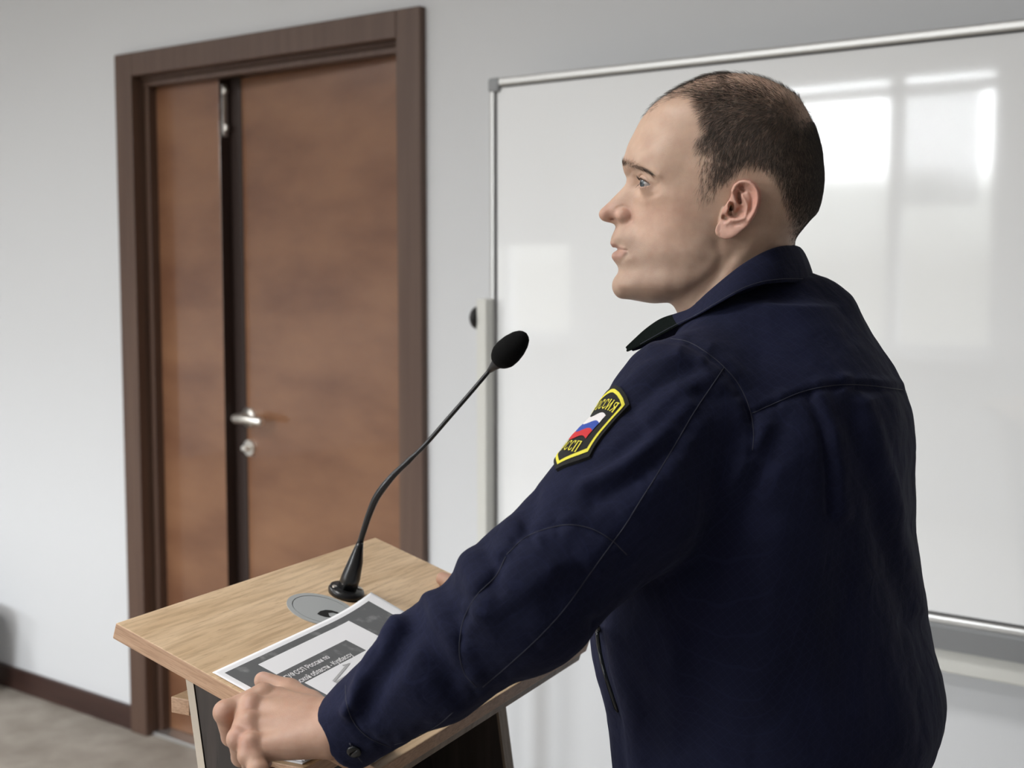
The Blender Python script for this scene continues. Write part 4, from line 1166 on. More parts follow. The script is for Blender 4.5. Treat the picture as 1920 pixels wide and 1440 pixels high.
NAVY = (0.0078, 0.0096, 0.0285)
M_navy = cloth('navy_ripstop_cloth', NAVY)
M_navy_dark = cloth('dark_navy_cloth', (0.0060, 0.0070, 0.0140), 0.06)
M_thread = mat('navy_thread', (0.024, 0.026, 0.046), 0.7)
M_button = mat('dark_button', (0.008, 0.010, 0.012), 0.25)
jacket = from_arr('jacket', JV - person_base, JQ, M_navy, person)
jbvh = BVHTree.FromPolygons([Vector(v) for v in JV], [tuple(f) for f in JQ.tolist()])
CAM0 = Vector((0, 0, CAMZ))
def on_jacket(px, py, off=0.0):
    r = Vector(ray(px, py)).normalized()
    h, n_, i_, d_ = jbvh.ray_cast(CAM0, r)
    if h is None: return None
    if n_.dot(r) > 0: n_ = -n_
    return np.array(h + n_ * off)
def seam(pts, rad=0.00045, dash=True, name='seam'):
    sp_ = spline(pts, max(8, int(sum(math.dist(a, b) for a, b in zip(pts, pts[1:])) / 7)))
    P_ = [on_jacket(x, y, 0.0001) for x, y in sp_]
    P_ = [p - person_base for p in P_ if p is not None]
    if len(P_) < 4: return
    bm = bmesh.new()
    runs = [[P_[0]]]
    for a, b in zip(P_, P_[1:]):
        if np.linalg.norm(b - a) > 0.03: runs.append([])
        runs[-1].append(b)
    for rn in runs:
        if len(rn) > 2: add_tube(bm, rn, rad, 6)
    from_bm(name, bm, M_thread, jacket, smooth=True)
SEAMS = [[(1410, 775), (1455, 755), (1500, 736), (1545, 725), (1590, 721), (1640, 724), (1692, 731)],
         [(1240, 633), (1290, 641), (1330, 665), (1357, 688), (1385, 721), (1405, 765), (1413, 810), (1411, 845)],
         [(1357, 690), (1330, 730), (1300, 775), (1268, 830), (1235, 885), (1200, 940), (1172, 985), (1148, 1018), (1110, 1070), (1060, 1140), (1010, 1195), (950, 1250), (905, 1288)],
         [(950, 1040), (985, 1008), (1030, 990), (1070, 984), (1110, 992), (1145, 1012), (1175, 1040)],
         [(948, 1044), (930, 1080), (895, 1115), (870, 1160), (861, 1215), (870, 1260), (893, 1288)],
         [(648, 1285), (650, 1318), (662, 1352), (690, 1382), (735, 1402)],
         [(740, 1396), (775, 1385), (820, 1360), (850, 1335)],
         ]
for s_ in SEAMS: seam(s_)
# zip pocket slit on the side of the front
pk = [on_jacket(x, y, 0.0006) for x, y in spline([(1122, 1175), (1124, 1205), (1132, 1245), (1145, 1290), (1160, 1335)], 24)]
pk = [p - person_base for p in pk if p is not None]
if len(pk) > 4:
    bm = bmesh.new(); add_tube(bm, pk, [0.0012] + [0.0026] * (len(pk) - 2) + [0.0012], 8); from_bm('zip_pocket', bm, M_button, jacket, smooth=True)
# cuff button
bp = on_jacket(664, 1408, 0.0)
if bp is not None:
    h, n_, i_, d_ = jbvh.ray_cast(CAM0, Vector(ray(664, 1408)).normalized())
    n_ = np.array(n_); n_ = n_ if n_ @ ray(664, 1408) < 0 else -n_
    bm = bmesh.new(); b0 = bp - person_base
    add_tube(bm, [b0, b0 + n_ * 0.0016, b0 + n_ * 0.0026, b0 + n_ * 0.0018], [0.0062, 0.0066, 0.0056, 0.0040], 20)
    from_bm('cuff_button', bm, M_button, jacket, smooth=True)
    bm = bmesh.new(); tt_ = np.cross(n_, [0, 0, 1]); tt_ /= np.linalg.norm(tt_); t2 = np.cross(n_, tt_)
    add_tube(bm, [b0 + t2 * 0.012 - tt_ * 0.006 + n_ * .0006, b0 + t2 * 0.004 - tt_ * 0.002 + n_ * .0012], 0.0007, 6); add_tube(bm, [b0 - t2 * 0.006 + tt_ * 0.001 + n_ * .001, b0 - t2 * 0.0095 + tt_ * 0.003 + n_ * .0006], 0.0007, 6)
    from_bm('buttonhole', bm, M_thread, jacket, smooth=True)

# collar: stand, fold and leaf swept round the neck (left half measured, right half mirrored across the chest line)
TOPC = [(1488, 460.5, 1.343), (1472, 461.5, 1.322), (1451, 466, 1.304), (1425, 477, 1.298), (1392, 497, 1.291), (1358, 523, 1.290), (1325, 551, 1.297), (1296, 578, 1.312), (1270, 588, 1.332), (1240, 598, 1.349), (1212, 617, 1.360), (1190, 637, 1.366), (1174, 652, 1.368)]
BOTC = [(1514, 531, 1.3367), (1497, 530.5, 1.314), (1470, 530, 1.290), (1436, 533, 1.274), (1402, 542, 1.266), (1370, 557, 1.262), (1338, 575, 1.266), (1308, 592, 1.277), (1280, 606, 1.293), (1252, 622, 1.315), (1225, 637, 1.335), (1200, 650, 1.352), (1177, 660, 1.364)]
tp = spline([P3(*p) for p in TOPC], 49); bt = spline([P3(*p) for p in BOTC], 49)
def mirror(p):
    q_ = p - NB; return p - 2 * (q_ @ bl)[:, None] * bl if p.ndim == 2 else p - 2 * (q_ @ bl) * bl
backfix = lambda A_: A_
NC = np.array([NB[0], NB[1], 0])
def collar_rows(tp, bt, sgn):
    rows = []
    cen = P3(1400, 560, 1.367)
    out = bt - cen; out[:, 2] = 0; out /= np.linalg.norm(out, axis=1, keepdims=True)
    s_ = np.linspace(0, 1, len(tp))[:, None]
    fr = np.clip((s_ - 0.58) / 0.42, 0, 1)
    stand = 0.030 * (1 - fr) + 0.004
    rows.append(tp - out * 0.0060 - hz * stand); rows.append(tp - out * 0.0045 - hz * 0.008 * (1 - fr)); rows.append(tp - out * 0.0018 + hz * 0.0002)
    rows.append(tp + out * 0.0012 - hz * 0.0004); rows.append(tp * 0.85 + bt * 0.15 + out * 0.0030 * (1 - fr)); rows.append(tp * 0.5 + bt * 0.5 + out * 0.0032 * (1 - fr)); rows.append(tp * 0.15 + bt * 0.85 + out * 0.0016); rows.append(bt + out * 0.0004)
    return rows
rows = collar_rows(tp, bt, 1)
m_ = len(tp)
Vc = []; Fc = []
for side in (0, 1):
    base = len(Vc)
    for r_ in rows:
        A_ = r_ if side == 0 else mirror(r_)
        Vc += list(A_ - person_base)
    for j in range(len(rows) - 1):
        for i in range(m_ - 1):
            f = (base + j * m_ + i, base + (j + 1) * m_ + i, base + (j + 1) * m_ + i + 1, base + j * m_ + i + 1)
            Fc.append(f if side == 0 else f[::-1])
# join the two halves across the nape
for j in range(len(rows) - 1):
    a, b = j * m_, (j + 1) * m_; off = len(rows) * m_
    Fc.append((a, off + a, off + b, b))
M_velcro = mat('black_green_hook_tape', (0.0035, 0.0065, 0.0055), 0.95, bump=((600, 600, 600), 1.0, 0.002), spec=0.1)
mi_c = []
for side in (0, 1):
    for j in range(len(rows) - 1):
        mi_c += [1 if (i >= 33 and j >= 2) else 0 for i in range(m_ - 1)]
mi_c += [0] * (len(Fc) - len(mi_c))
collar = from_arr('collar', Vc, Fc, [M_navy, M_velcro], jacket, mat_index=mi_c)
md = collar.modifiers.new('thick', 'SOLIDIFY'); md.thickness = 0.0022; md.offset = 0
md = collar.modifiers.new('smooth', 'SUBSURF'); md.levels = 1; md.render_levels = 1
# stitched edge of the collar leaf
bm = bmesh.new(); st = rows[6] * 0.75 + rows[7] * 0.25
oo = bt - P3(1400, 560, 1.367); oo[:, 2] = 0; oo /= np.linalg.norm(oo, axis=1, keepdims=True)
add_tube(bm, list(st[1:44] + oo[1:44] * 0.0012 - person_base), 0.0004, 6); from_bm('seam', bm, M_thread, collar, smooth=True)
# sleeve patch: an embroidered shield wrapped round the upper arm
def patch_frame():
    d = (UM - SHL) / np.linalg.norm(UM - SHL)
    e1 = np.array([0, 0, CAMZ]) - (SHL + UM) / 2; e1 -= d * (e1 @ d); e1 /= np.linalg.norm(e1)
    e2 = np.cross(d, e1)
    if e2[0] < 0: e2 = -e2
    return d, e1, e2
pd_, pe1, pe2 = patch_frame()
def cyl(p):
    q_ = p - SHL; a = q_ @ pd_; v = q_ - a * pd_
    return a, math.atan2(v @ pe2, v @ pe1)
pa, pb = cyl(on_jacket(1183, 762)), cyl(on_jacket(1106, 862))
PR = 0.084
def patch_pt(s, t, off):
    """s, t in cm: right edge at s = 3.6, shoulders of the shield at t = 1.0 and 7.0"""
    f = (t - 1.0) / 6.0
    a = pa[0] + (pb[0] - pa[0]) * f - 0.0025 * (3.6 - s); th = pa[1] + (pb[1] - pa[1]) * f - (3.6 - s) / 100 / PR
    dirv = pe1 * math.cos(th) + pe2 * math.sin(th)
    o = SHL + pd_ * a
    h, n_, i_, d_ = jbvh.ray_cast(Vector(o + dirv * 0.2), Vector(-dirv))
    p = np.array(h) if h is not None else o + dirv * PR
    return p, dirv
_cache = {}
gs_ = np.arange(-4.2, 4.21, 0.2); gt_ = np.arange(-0.4, 9.61, 0.2)
PG = np.array([[patch_pt(s, t, 0)[0] for t in gt_] for s in gs_]); PD = np.array([[patch_pt(s, t, 0)[1] for t in gt_] for s in gs_])
for _ in range(6):   # the backing bridges small cloth folds
    PG[1:-1, 1:-1] = 0.2 * (PG[1:-1, 1:-1] + PG[:-2, 1:-1] + PG[2:, 1:-1] + PG[1:-1, :-2] + PG[1:-1, 2:])
def patch_xyz(s, t, off):
    fs = np.clip((s - gs_[0]) / 0.2, 0, len(gs_) - 1.001); ft = np.clip((t - gt_[0]) / 0.2, 0, len(gt_) - 1.001)
    i, j = int(fs), int(ft); u, v = fs - i, ft - j
    b = lambda A_: (1 - u) * (1 - v) * A_[i, j] + u * (1 - v) * A_[i + 1, j] + (1 - u) * v * A_[i, j + 1] + u * v * A_[i + 1, j + 1]
    return b(PG) + b(PD) * off - person_base
SH = [(0, 0), (1.0, 0.06), (2.0, 0.27), (2.9, 0.62), (3.6, 1.05), (3.6, 3.0), (3.6, 5.0), (3.6, 6.9), (2.6, 7.55), (1.4, 8.2), (0, 8.9)]
shield = SH + [(-s, t) for s, t in SH[-2:0:-1]]
def inset(poly, k): 
    return [(s * (3.6 - k) / 3.6, k * 1.0 + t * (8.9 - 2.1 * k) / 8.9) for s, t in poly]
M_pblack = mat('black_embroidery', (0.006, 0.006, 0.006), 0.85, bump=((700, 700, 700), 0.6, 0.001))
M_pyel = mat('yellow_embroidery', (0.80, 0.72, 0.06), 0.7, bump=((900, 900, 900), 0.7, 0.001))
M_pwhite = mat('white_embroidery', (0.78, 0.74, 0.74), 0.75, bump=((900, 900, 900), 0.5, 0.001))
M_pblue = mat('blue_embroidery', (0.028, 0.072, 0.38), 0.75, bump=((900, 900, 900), 0.5, 0.001))
M_pred = mat('red_embroidery', (0.58, 0.025, 0.030), 0.75, bump=((900, 900, 900), 0.5, 0.001))
def fill_poly(poly, off, cell=0.25):
    """clip a fine grid to a polygon: returns verts, faces conforming to the sleeve"""
    bm = bmesh.new()
    vs = [bm.verts.new((s, t, 0)) for s, t in poly]; bm.faces.new(vs)
    lo = np.min(poly, 0); hi = np.max(poly, 0)
    for ax in (0, 1):
        for c in np.arange(lo[ax] + cell, hi[ax], cell):
            co = [0, 0, 0]; co[ax] = c; no = [0, 0, 0]; no[ax] = 1
            bmesh.ops.bisect_plane(bm, geom=list(bm.verts) + list(bm.edges) + list(bm.faces), plane_co=co, plane_no=no)
    bm.verts.index_update()
    V = [patch_xyz(v.co.x, v.co.y, off) for v in bm.verts]; Fc = [tuple(v.index for v in f.verts) for f in bm.faces]
    bm.free(); return V, Fc
PVs, PFs, PMi = [], [], []
def patch_add(VF, mi):
    V, Fc = VF; b = len(PVs); PVs.extend(V); PFs.extend([tuple(i + b for i in f) for f in Fc]); PMi.extend([mi] * len(Fc))
patch_add(fill_poly(shield, 0.0030), 0)
rimV = []; n = len(shield)
for i, (s, t) in enumerate(shield): rimV += [patch_xyz(s, t, 0.0030), patch_xyz(s * 1.02, t * 1.01 - 0.05, -0.001)]
patch_add((rimV, [(2 * i, 2 * i + 1, (2 * i + 3) % (2 * n), (2 * i + 2) % (2 * n)) for i in range(n)]), 0)
def dense(poly, k=5): 
    out = []
    for (a, b), (c, d) in zip(poly, poly[1:] + poly[:1]):
        out += [(a + (c - a) * i / k, b + (d - b) * i / k) for i in range(k)]
    return out
o1, o2 = dense(inset(shield, 0.36)), dense(inset(shield, 0.66))
n = len(o1)
patch_add(([patch_xyz(s, t, 0.0036) for s, t in o1] + [patch_xyz(s, t, 0.0036) for s, t in o2], [(i, (i + 1) % n, n + (i + 1) % n, n + i) for i in range(n)]), 1)
def wave(s): return 0.24 * math.sin((s + 1.9) / 3.8 * 2 * math.pi) - 0.0
for k, mi in enumerate((2, 3, 4)):
    t0 = 2.95 + 0.92 * k
    ss = np.linspace(-1.95, 1.95, 25)
    V = [patch_xyz(s, t0 + wave(s), 0.0036) for s in ss] + [patch_xyz(s, t0 + 0.46 + wave(s), 0.0038) for s in ss] + [patch_xyz(s, t0 + 0.92 + wave(s), 0.0036) for s in ss]
    patch_add((V, [(r * 25 + i, r * 25 + i + 1, (r + 1) * 25 + i + 1, (r + 1) * 25 + i) for r in range(2) for i in range(24)]), mi)
# serif letters drawn as strokes in a unit box (x right, y down)
LET = {'Р': [([(.15, 0), (.15, 1)], .2), ([(.15, .06), (.6, .06), (.82, .16), (.82, .40), (.6, .5), (.15, .5)], .13), ([(0, 1), (.36, 1)], .08), ([(0, 0), (.3, 0)], .08)],
       'О': [([(.5, .03), (.18, .18), (.1, .5), (.18, .82), (.5, .97), (.82, .82), (.9, .5), (.82, .18), (.5, .03)], .16)],
       'С': [([(.86, .28), (.78, .1), (.5, .03), (.2, .16), (.1, .5), (.2, .84), (.5, .97), (.8, .88), (.88, .72)], .16), ([(.88, .0), (.88, .32)], .07)],
       'И': [([(.14, 0), (.14, 1)], .19), ([(.86, 0), (.86, 1)], .19), ([(.16, .86), (.84, .14)], .11), ([(0, 0), (.3, 0)], .08), ([(0, 1), (.3, 1)], .08), ([(.7, 0), (1, 0)], .08), ([(.7, 1), (1, 1)], .08)],
       'Я': [([(.82, 0), (.82, 1)], .2), ([(.82, .06), (.42, .06), (.18, .16), (.18, .38), (.42, .48), (.82, .48)], .13), ([(.6, .5), (.16, 1)], .14), ([(.64, 1), (1, 1)], .08), ([(.7, 0), (1, 0)], .08), ([(.0, 1), (.26, 1)], .08)],
       'Ф': [([(.5, 0), (.5, 1)], .18), ([(.5, .2), (.18, .26), (.06, .48), (.18, .7), (.5, .76), (.82, .7), (.94, .48), (.82, .26), (.5, .2)], .13), ([(.34, 0), (.66, 0)], .08), ([(.34, 1), (.66, 1)], .08)],
       'П': [([(.14, 0), (.14, 1)], .2), ([(.86, 0), (.86, 1)], .2), ([(0, .03), (1, .03)], .1), ([(0, 1), (.32, 1)], .08), ([(.68, 1), (1, 1)], .08)]}
def letters(word, s0, s1, t0, h, arc=0.0):
    n = len(word); w = (s1 - s0) / n
    for i, ch in enumerate(word):
        for pts, wd in LET[ch]:
            P_ = [Vector((s0 + (i + 0.06 + 0.80 * x) * w, t0 + y * h)) for x, y in pts]
            V, Fc = [], []
            for k, p in enumerate(P_):
                tg = (P_[min(k + 1, len(P_) - 1)] - P_[max(0, k - 1)]).normalized(); nn = Vector((-tg.y, tg.x)) * wd * 0.5 * (w * 0.9)
                for q_ in (p - nn, p + nn):
                    cc = ((q_.x) / 3.0) ** 2 * arc
                    V.append(patch_xyz(q_.x, q_.y + cc, 0.0040))
                if k: Fc.append((2 * k - 2, 2 * k - 1, 2 * k + 1, 2 * k))
            patch_add((V, Fc), 1)
letters('РОССИЯ', -2.72, 2.78, 1.30, 1.02, 0.25)
letters('ФССП', -1.45, 1.95, 6.10, 1.05, -0.1)
from_arr('sleeve_patch', PVs, PFs, [M_pblack, M_pyel, M_pwhite, M_pblue, M_pred], jacket, smooth=False, mat_index=PMi)

# ------------------------------------------------------------------ hands
def hand_mesh(back):
    """left hand gripping the lectern's left edge, built in lectern-top millimetres (u, v, n)"""
    f = Field((-112, 138, -52), (62, 345, 62), 1.0)
    WR = (-16, 284, 26)
    def pt(*a): return np.array(a, float)
    fin = {'index': [(-9, 193, 13), (-44, 179, 1.5), (-33, 184, -25), (-8, 187, -31)], 'middle': [(-30, 196, 10.5), (-61, 211, -4), (-46, 208, -29), (-25, 207, -32)],
           'ring': [(-47, 209, 5), (-67, 229, -9), (-50, 226, -33), (-30, 223, -33)], 'little': [(-63, 226, -1.5), (-73, 245, -14), (-57, 242, -33), (-40, 239, -33)]}
    rad = {'index': (12.5, 10.3, 8.8, 7.6), 'middle': (12.3, 10.4, 8.9, 7.7), 'ring': (11.6, 9.6, 8.4, 7.3), 'little': (10.8, 8.4, 7.3, 6.4)}
    # palm: a fan of blended bones over a flat core
    for k in fin:
        a = pt(*fin[k][0]); b = pt(*WR) + (a - pt(*WR)) * 0.08 + pt({'index': 10, 'middle': 3, 'ring': -4, 'little': -11}[k], 0, {'index': 2, 'middle': 2, 'ring': 0, 'little': -4}[k])
        f.cone(b, a + pt(3, 4, -3) , 17.0, rad[k][0] + 0.5, 9.0)
    f.cone(pt(-8, 262, 18), pt(-18, 215, 2), 17, 13, 10)
    f.cone(pt(2, 258, 16), pt(12, 219, 10), 15, 11, 10)
    # wrist running into the cuff
    f.cone(pt(*WR), pt(*WR) + back * 55, 24.0, 26.0, 10); 
    # fingers: separate chains, softly rooted in the palm
    for k in fin:
        g = Field(f.lo, f.lo + (f.n - 1) * f.h, 1.0)
        P_ = [pt(*p) for p in fin[k]]
        g.chain(P_, rad[k], 2.5)
        g.cone(P_[1] + pt(0, 0, .5), P_[1] + pt(-1, 0, .5), rad[k][1] + 0.5, rad[k][1] + 0.3, 3)
        f.F = smin(f.F, g.F, 2.2)
    g = Field(f.lo, f.lo + (f.n - 1) * f.h, 1.0)
    T_ = [pt(0, 264, 18.5), pt(18, 227, 12.8), pt(25, 197, 10.5), pt(21, 169, 9.0)]
    g.chain(T_, (15, 12.5, 10.6, 8.6), 4)
    f.F = smin(f.F, g.F, 6.0)
    f.cone(pt(23, 199, 9), pt(4, 203, 9), 7, 9, 12)                # web between thumb and index
    # knuckle heads
    for k in fin:
        a = pt(*fin[k][0]); f.ell(a + pt(-2, -1, 3.0), np.eye(3), (8.5, 8.5, 8.5), 5)
    V, Q = f.mesh()
    return smooth_verts(V, Q, 2, 0.5), Q
def lvec(d): return np.array([d @ eu, d @ ev, d @ en])
WRIST_DIR = lvec(FM - WRL); WRIST_DIR /= np.linalg.norm(WRIST_DIR)
HV_, HQ_ = hand_mesh(WRIST_DIR); HV_[:, 2] += 1.0
_rd = lvec(ELR - WRR) * np.array([-1, 1, 1]); _rd /= np.linalg.norm(_rd)
RV_, RQ_ = hand_mesh(_rd); RV_[:, 2] += 1.0
def l2h(V): return A_c + (V[:, :1] * eu + V[:, 1:2] * ev + V[:, 2:3] * en) / 1000
LHV = l2h(HV_)
HS = [([(598, 1338), (540, 1330), (478, 1327)], 0.0016, 0.0040), ([(600, 1358), (540, 1355), (474, 1361)], 0.0016, 0.0040), ([(604, 1378), (540, 1384), (478, 1399)], 0.0014, 0.0040),
      ([(595, 1322), (560, 1312), (520, 1306)], 0.0012, 0.0040), ([(560, 1343), (500, 1343), (470, 1345)], -0.0014, 0.0035), ([(560, 1370), (505, 1376), (470, 1383)], -0.0014, 0.0035),
      ([(545, 1312), (505, 1318), (480, 1314)], -0.0010, 0.004), ([(590, 1345), (560, 1340), (530, 1345), (505, 1338)], 0.0006, 0.0016), ([(580, 1366), (550, 1366), (520, 1372)], 0.0006, 0.0016),
      ([(497, 1306), (510, 1296), (530, 1288)], -0.0012, 0.0022), ([(552, 1287), (528, 1296)], -0.0006, 0.0012), ([(545, 1283), (522, 1292)], -0.0005, 0.0010), ([(590, 1325), (596, 1345), (602, 1368)], -0.0006, 0.0016),
      ([(424, 1328), (430, 1340)], -0.0004, 0.001), ([(419, 1332), (425, 1345)], -0.0004, 0.001)]
LHV = sculpt(LHV, HQ_, HS)
RH_SHIFT = np.array([LW * 1000 - 30, -35, 0])
RHV = RV_ * np.array([-1, 1, 1]) + RH_SHIFT
RHV = l2h(RHV)

# ------------------------------------------------------------------ body: head, neck, hands and what the clothes hide
inn = Field((-0.20, 0.99, 0.86), (0.54, 1.80, 1.47), 0.008)
def inner_torso(X, Y, Z):
    z = Z[0, 0]
    g = [np.interp(z, SECT[:, 0], SECT[:, k])[None, None, :] for k in range(1, 5)]
    ql = (X - g[0]) * bl[0] + (Y - g[1]) * bl[1]; qf = (X - g[0]) * bf[0] + (Y - g[1]) * bf[1]
    return np.maximum((np.sqrt((ql / g[2]) ** 2 + (qf / g[3]) ** 2) - 0.80) * np.minimum(g[2], g[3]), Z - 1.33)
inn.add(inner_torso, (-0.1, 1.05, 0.86), (0.54, 1.75, 1.46))
inn.chain([TRL * 0.6 + NB * 0.4, SHL, UM, ELL, FM, WRL], [0.03, 0.045, 0.043, 0.037, 0.030, 0.020], 0.015)
inn.chain([NB, SHR, ELR, WRR], [0.03, 0.045, 0.036, 0.020], 0.015)
inn.cone(np.array([NB[0], NB[1], 1.25]), np.array([NB[0], NB[1], 1.38]), 0.05, 0.045, 0.02)
IV, IQ = inn.mesh(); del inn
hv = head_to_h(HV)
FACE = [([(1158, 389), (1168, 386.5), (1178, 391), (1184, 401), (1182, 411), (1176, 418)], -0.0007, 0.0018), ([(1185, 410), (1191, 422), (1193, 436)], -0.0006, 0.0032),
        ([(1200, 359), (1210, 367), (1222, 367), (1232, 362)], -0.0005, 0.0028), ([(1190, 326), (1205, 331), (1221, 337.5), (1230, 342)], 0.0009, 0.0026),
        ([(1163, 468), (1176, 469.5)], -0.0007, 0.0009), ([(1146, 456), (1158, 461), (1174, 468)], 0.0004, 0.0012),
        ([(1371, 384), (1370, 393), (1369, 399)], -0.0022, 0.0018), ([(1357, 407), (1362, 409)], -0.0014, 0.0018), ([(1385.5, 364), (1386, 372), (1387, 379)], -0.0014, 0.0015), ([(1391, 351), (1393, 356)], -0.0012, 0.0020),
        ([(1362, 420), (1372, 412), (1382, 413)], 0.0010, 0.0020)]
hv = sculpt(hv, HQ, FACE)
parts = [(hv, HQ), (LHV, HQ_), (RHV, RQ_[:, ::-1]), (IV, IQ)]
BV = np.vstack([p[0] for p in parts]); off = np.cumsum([0] + [len(p[0]) for p in parts])
BQ = np.vstack([p[1] + o for p, o in zip(parts, off)])

# skin colour of its own: lips, ears, nose, stubble, cropped scalp
ax_ = np.abs(HV[:, 1])
hp_ = head_px(HV[:, 0], ax_, HV[:, 2]); hx_, hy_ = hp_[:, 0], hp_[:, 1]
SKIN = np.array([0.590, 0.408, 0.305])
col = np.tile(SKIN, (len(BV), 1))
def blend(mask, c):
    global col
    m_ = np.zeros(len(BV)); m_[:len(HV)] = np.clip(mask, 0, 1)
    col = col * (1 - m_[:, None]) + np.asarray(c) * m_[:, None]
gauss = lambda x, y, sx, sy: np.exp(-((hx_ - x) / sx) ** 2 - ((hy_ - y) / sy) ** 2)
blend(0.55 * gauss(1140, 402, 28, 20), (0.62, 0.33, 0.26)); blend(0.5 * gauss(1178, 402, 14, 18), (0.58, 0.30, 0.24))
blend(0.30 * gauss(1250, 420, 60, 50), (0.60, 0.355, 0.27)); blend(0.35 * gauss(1275, 385, 50, 25), (0.61, 0.37, 0.28))
em = np.clip(1 - poly_dist(EAR, hx_, hy_) / 4, 0, 1) * (ax_ > 7.15)
blend(0.85 * em, (0.66, 0.38, 0.30)); blend(0.5 * em * np.clip((hx_ - 1400) / 18, 0, 1), (0.66, 0.30, 0.24))
LIPU = [(1143, 453), (1150, 455), (1160, 460), (1176, 468.5), (1166, 469), (1156, 468), (1148, 464)]
LIPD = [(1156, 467), (1166, 469.5), (1176, 469.5), (1170, 480), (1162, 486), (1152, 489), (1145, 484), (1145, 476)]
for lp in (LIPU, LIPD): blend(0.75 * np.clip(0.5 - poly_dist(lp, hx_, hy_) / 4, 0, 1), (0.52, 0.265, 0.215))
BEARD = [(1148, 432), (1170, 428), (1190, 440), (1215, 470), (1260, 470), (1300, 440), (1318, 390), (1336, 385), (1340, 440), (1345, 490), (1320, 540), (1285, 580), (1240, 575), (1150, 570), (1140, 530), (1150, 500), (1140, 470)]
bz = np.clip(0.5 - poly_dist(BEARD, hx_, hy_) / 26, 0, 1)
blend(0.42 * bz, (0.40, 0.285, 0.225))
blend(0.25 * bz * np.clip((hy_ - 515) / 40, 0, 1), (0.33, 0.24, 0.19))
blend(0.30 * gauss(1215, 352, 18, 12), (0.50, 0.30, 0.235))
HAIRP = [(1206, 207), (1222, 202), (1236, 191), (1256, 181), (1275, 175), (1297, 181), (1306, 195), (1313, 212), (1317, 230), (1322, 246), (1308, 262), (1304, 280), (1309, 297), (1313, 322), (1312, 345), (1311, 362), (1316, 380), (1325, 378), (1337, 358), (1352, 345), (1366, 335),
         (1378, 324), (1390, 314), (1410, 310), (1432, 314), (1450, 324), (1464, 342), (1474, 372), (1482, 402), (1488, 430), (1492, 462), (1520, 470), (1580, 380), (1580, 240), (1500, 100), (1300, 80), (1190, 170)]
def hair_density(x, y):
    d = poly_dist(HAIRP, x, y)
    m_ = np.clip(0.45 - d / 22, 0, 1)
    thin = 0.86 * np.exp(-(line_dist([(1380, 138), (1440, 150), (1485, 178), (1512, 212)], x, y) / 26) ** 2)      # thinning crown
    thin = np.maximum(thin, 0.80 * np.clip((1275 - x) / 25, 0, 1) * np.clip((218 - y) / 10, 0, 1))
    thin = np.maximum(thin, 0.66 * np.exp(-(line_dist([(1262, 168), (1300, 158), (1345, 148)], x, y) / 20) ** 2))
    thin = np.maximum(thin, 0.80 * np.clip((y - 255) / 40, 0, 1) * np.clip((1358 - x) / 34, 0, 1))                  # side burns
    thin = np.maximum(thin, 0.45 * np.clip((y - 370) / 60, 0, 1))
    return m_ * (1 - thin)
scalp = hair_density(hx_, hy_) * (ax_ < 7.85)
scalp *= 1 - em
blend(0.62 * scalp, (0.165, 0.125, 0.105))
# nails
nail = np.exp(-(line_dist([(489, 1262), (500, 1266)], *proj(LHV).T) / 5.0) ** 2)
col[off[1]:off[2]] = col[off[1]:off[2]] * (1 - 0.5 * nail[:, None]) + np.array([0.72, 0.50, 0.42]) * 0.5 * nail[:, None]
hpx = proj(LHV)
kn = np.zeros(len(LHV))
for x, y in ((466, 1324), (464, 1362), (466, 1398), (424, 1338), (450, 1390), (446, 1372)): kn = np.maximum(kn, np.exp(-(((hpx[:, 0] - x) ** 2 + (hpx[:, 1] - y) ** 2) / 16 ** 2)))
col[off[1]:off[2]] = col[off[1]:off[2]] * (1 - 0.4 * kn[:, None]) + np.array([0.60, 0.33, 0.26]) * 0.4 * kn[:, None]
col[off[1]:off[3]] *= np.array([0.88, 0.80, 0.78])

M_skin = bpy.data.materials.new('skin'); M_skin.use_nodes = True
nt = M_skin.node_tree; p_ = nt.nodes['Principled BSDF']
at = nt.nodes.new('ShaderNodeAttribute'); at.attribute_name = 'skin_colour'
t_ = nt.nodes.new('ShaderNodeTexCoord')
n1 = nt.nodes.new('ShaderNodeTexNoise'); n1.inputs['Scale'].default_value = 60; n1.inputs['Detail'].default_value = 6
n2 = nt.nodes.new('ShaderNodeTexNoise'); n2.inputs['Scale'].default_value = 1100; n2.inputs['Detail'].default_value = 3
for n_ in (n1, n2): nt.links.new(t_.outputs['Object'], n_.inputs['Vector'])
r_ = nt.nodes.new('ShaderNodeValToRGB'); r_.color_ramp.elements[0].position = 0.3; r_.color_ramp.elements[0].color = (0.86, 0.80, 0.78, 1); r_.color_ramp.elements[1].position = 0.7; r_.color_ramp.elements[1].color = (1.06, 1.06, 1.06, 1)
nt.links.new(n1.outputs['Fac'], r_.inputs[0])
mx_ = nt.nodes.new('ShaderNodeMix'); mx_.data_type = 'RGBA'; mx_.blend_type = 'MULTIPLY'; mx_.inputs[0].default_value = 0.8
nt.links.new(at.outputs['Color'], mx_.inputs[6]); nt.links.new(r_.outputs[0], mx_.inputs[7]); nt.links.new(mx_.outputs[2], p_.inputs['Base Color'])
p_.inputs['Roughness'].default_value = 0.46; p_.inputs['Specular IOR Level'].default_value = 0.38
p_.inputs['Subsurface Weight'].default_value = 0.22; p_.inputs['Subsurface Radius'].default_value = (1.0, 0.38, 0.22); p_.inputs['Subsurface Scale'].default_value = 0.004
b_ = nt.nodes.new('ShaderNodeBump'); b_.inputs['Strength'].default_value = 0.22; b_.inputs['Distance'].default_value = 0.0008
nt.links.new(n2.outputs['Fac'], b_.inputs['Height']); nt.links.new(b_.outputs[0], p_.inputs['Normal'])
body = from_arr('body', BV - person_base, BQ, M_skin, person)
point_attr(body, 'skin_colour', col)

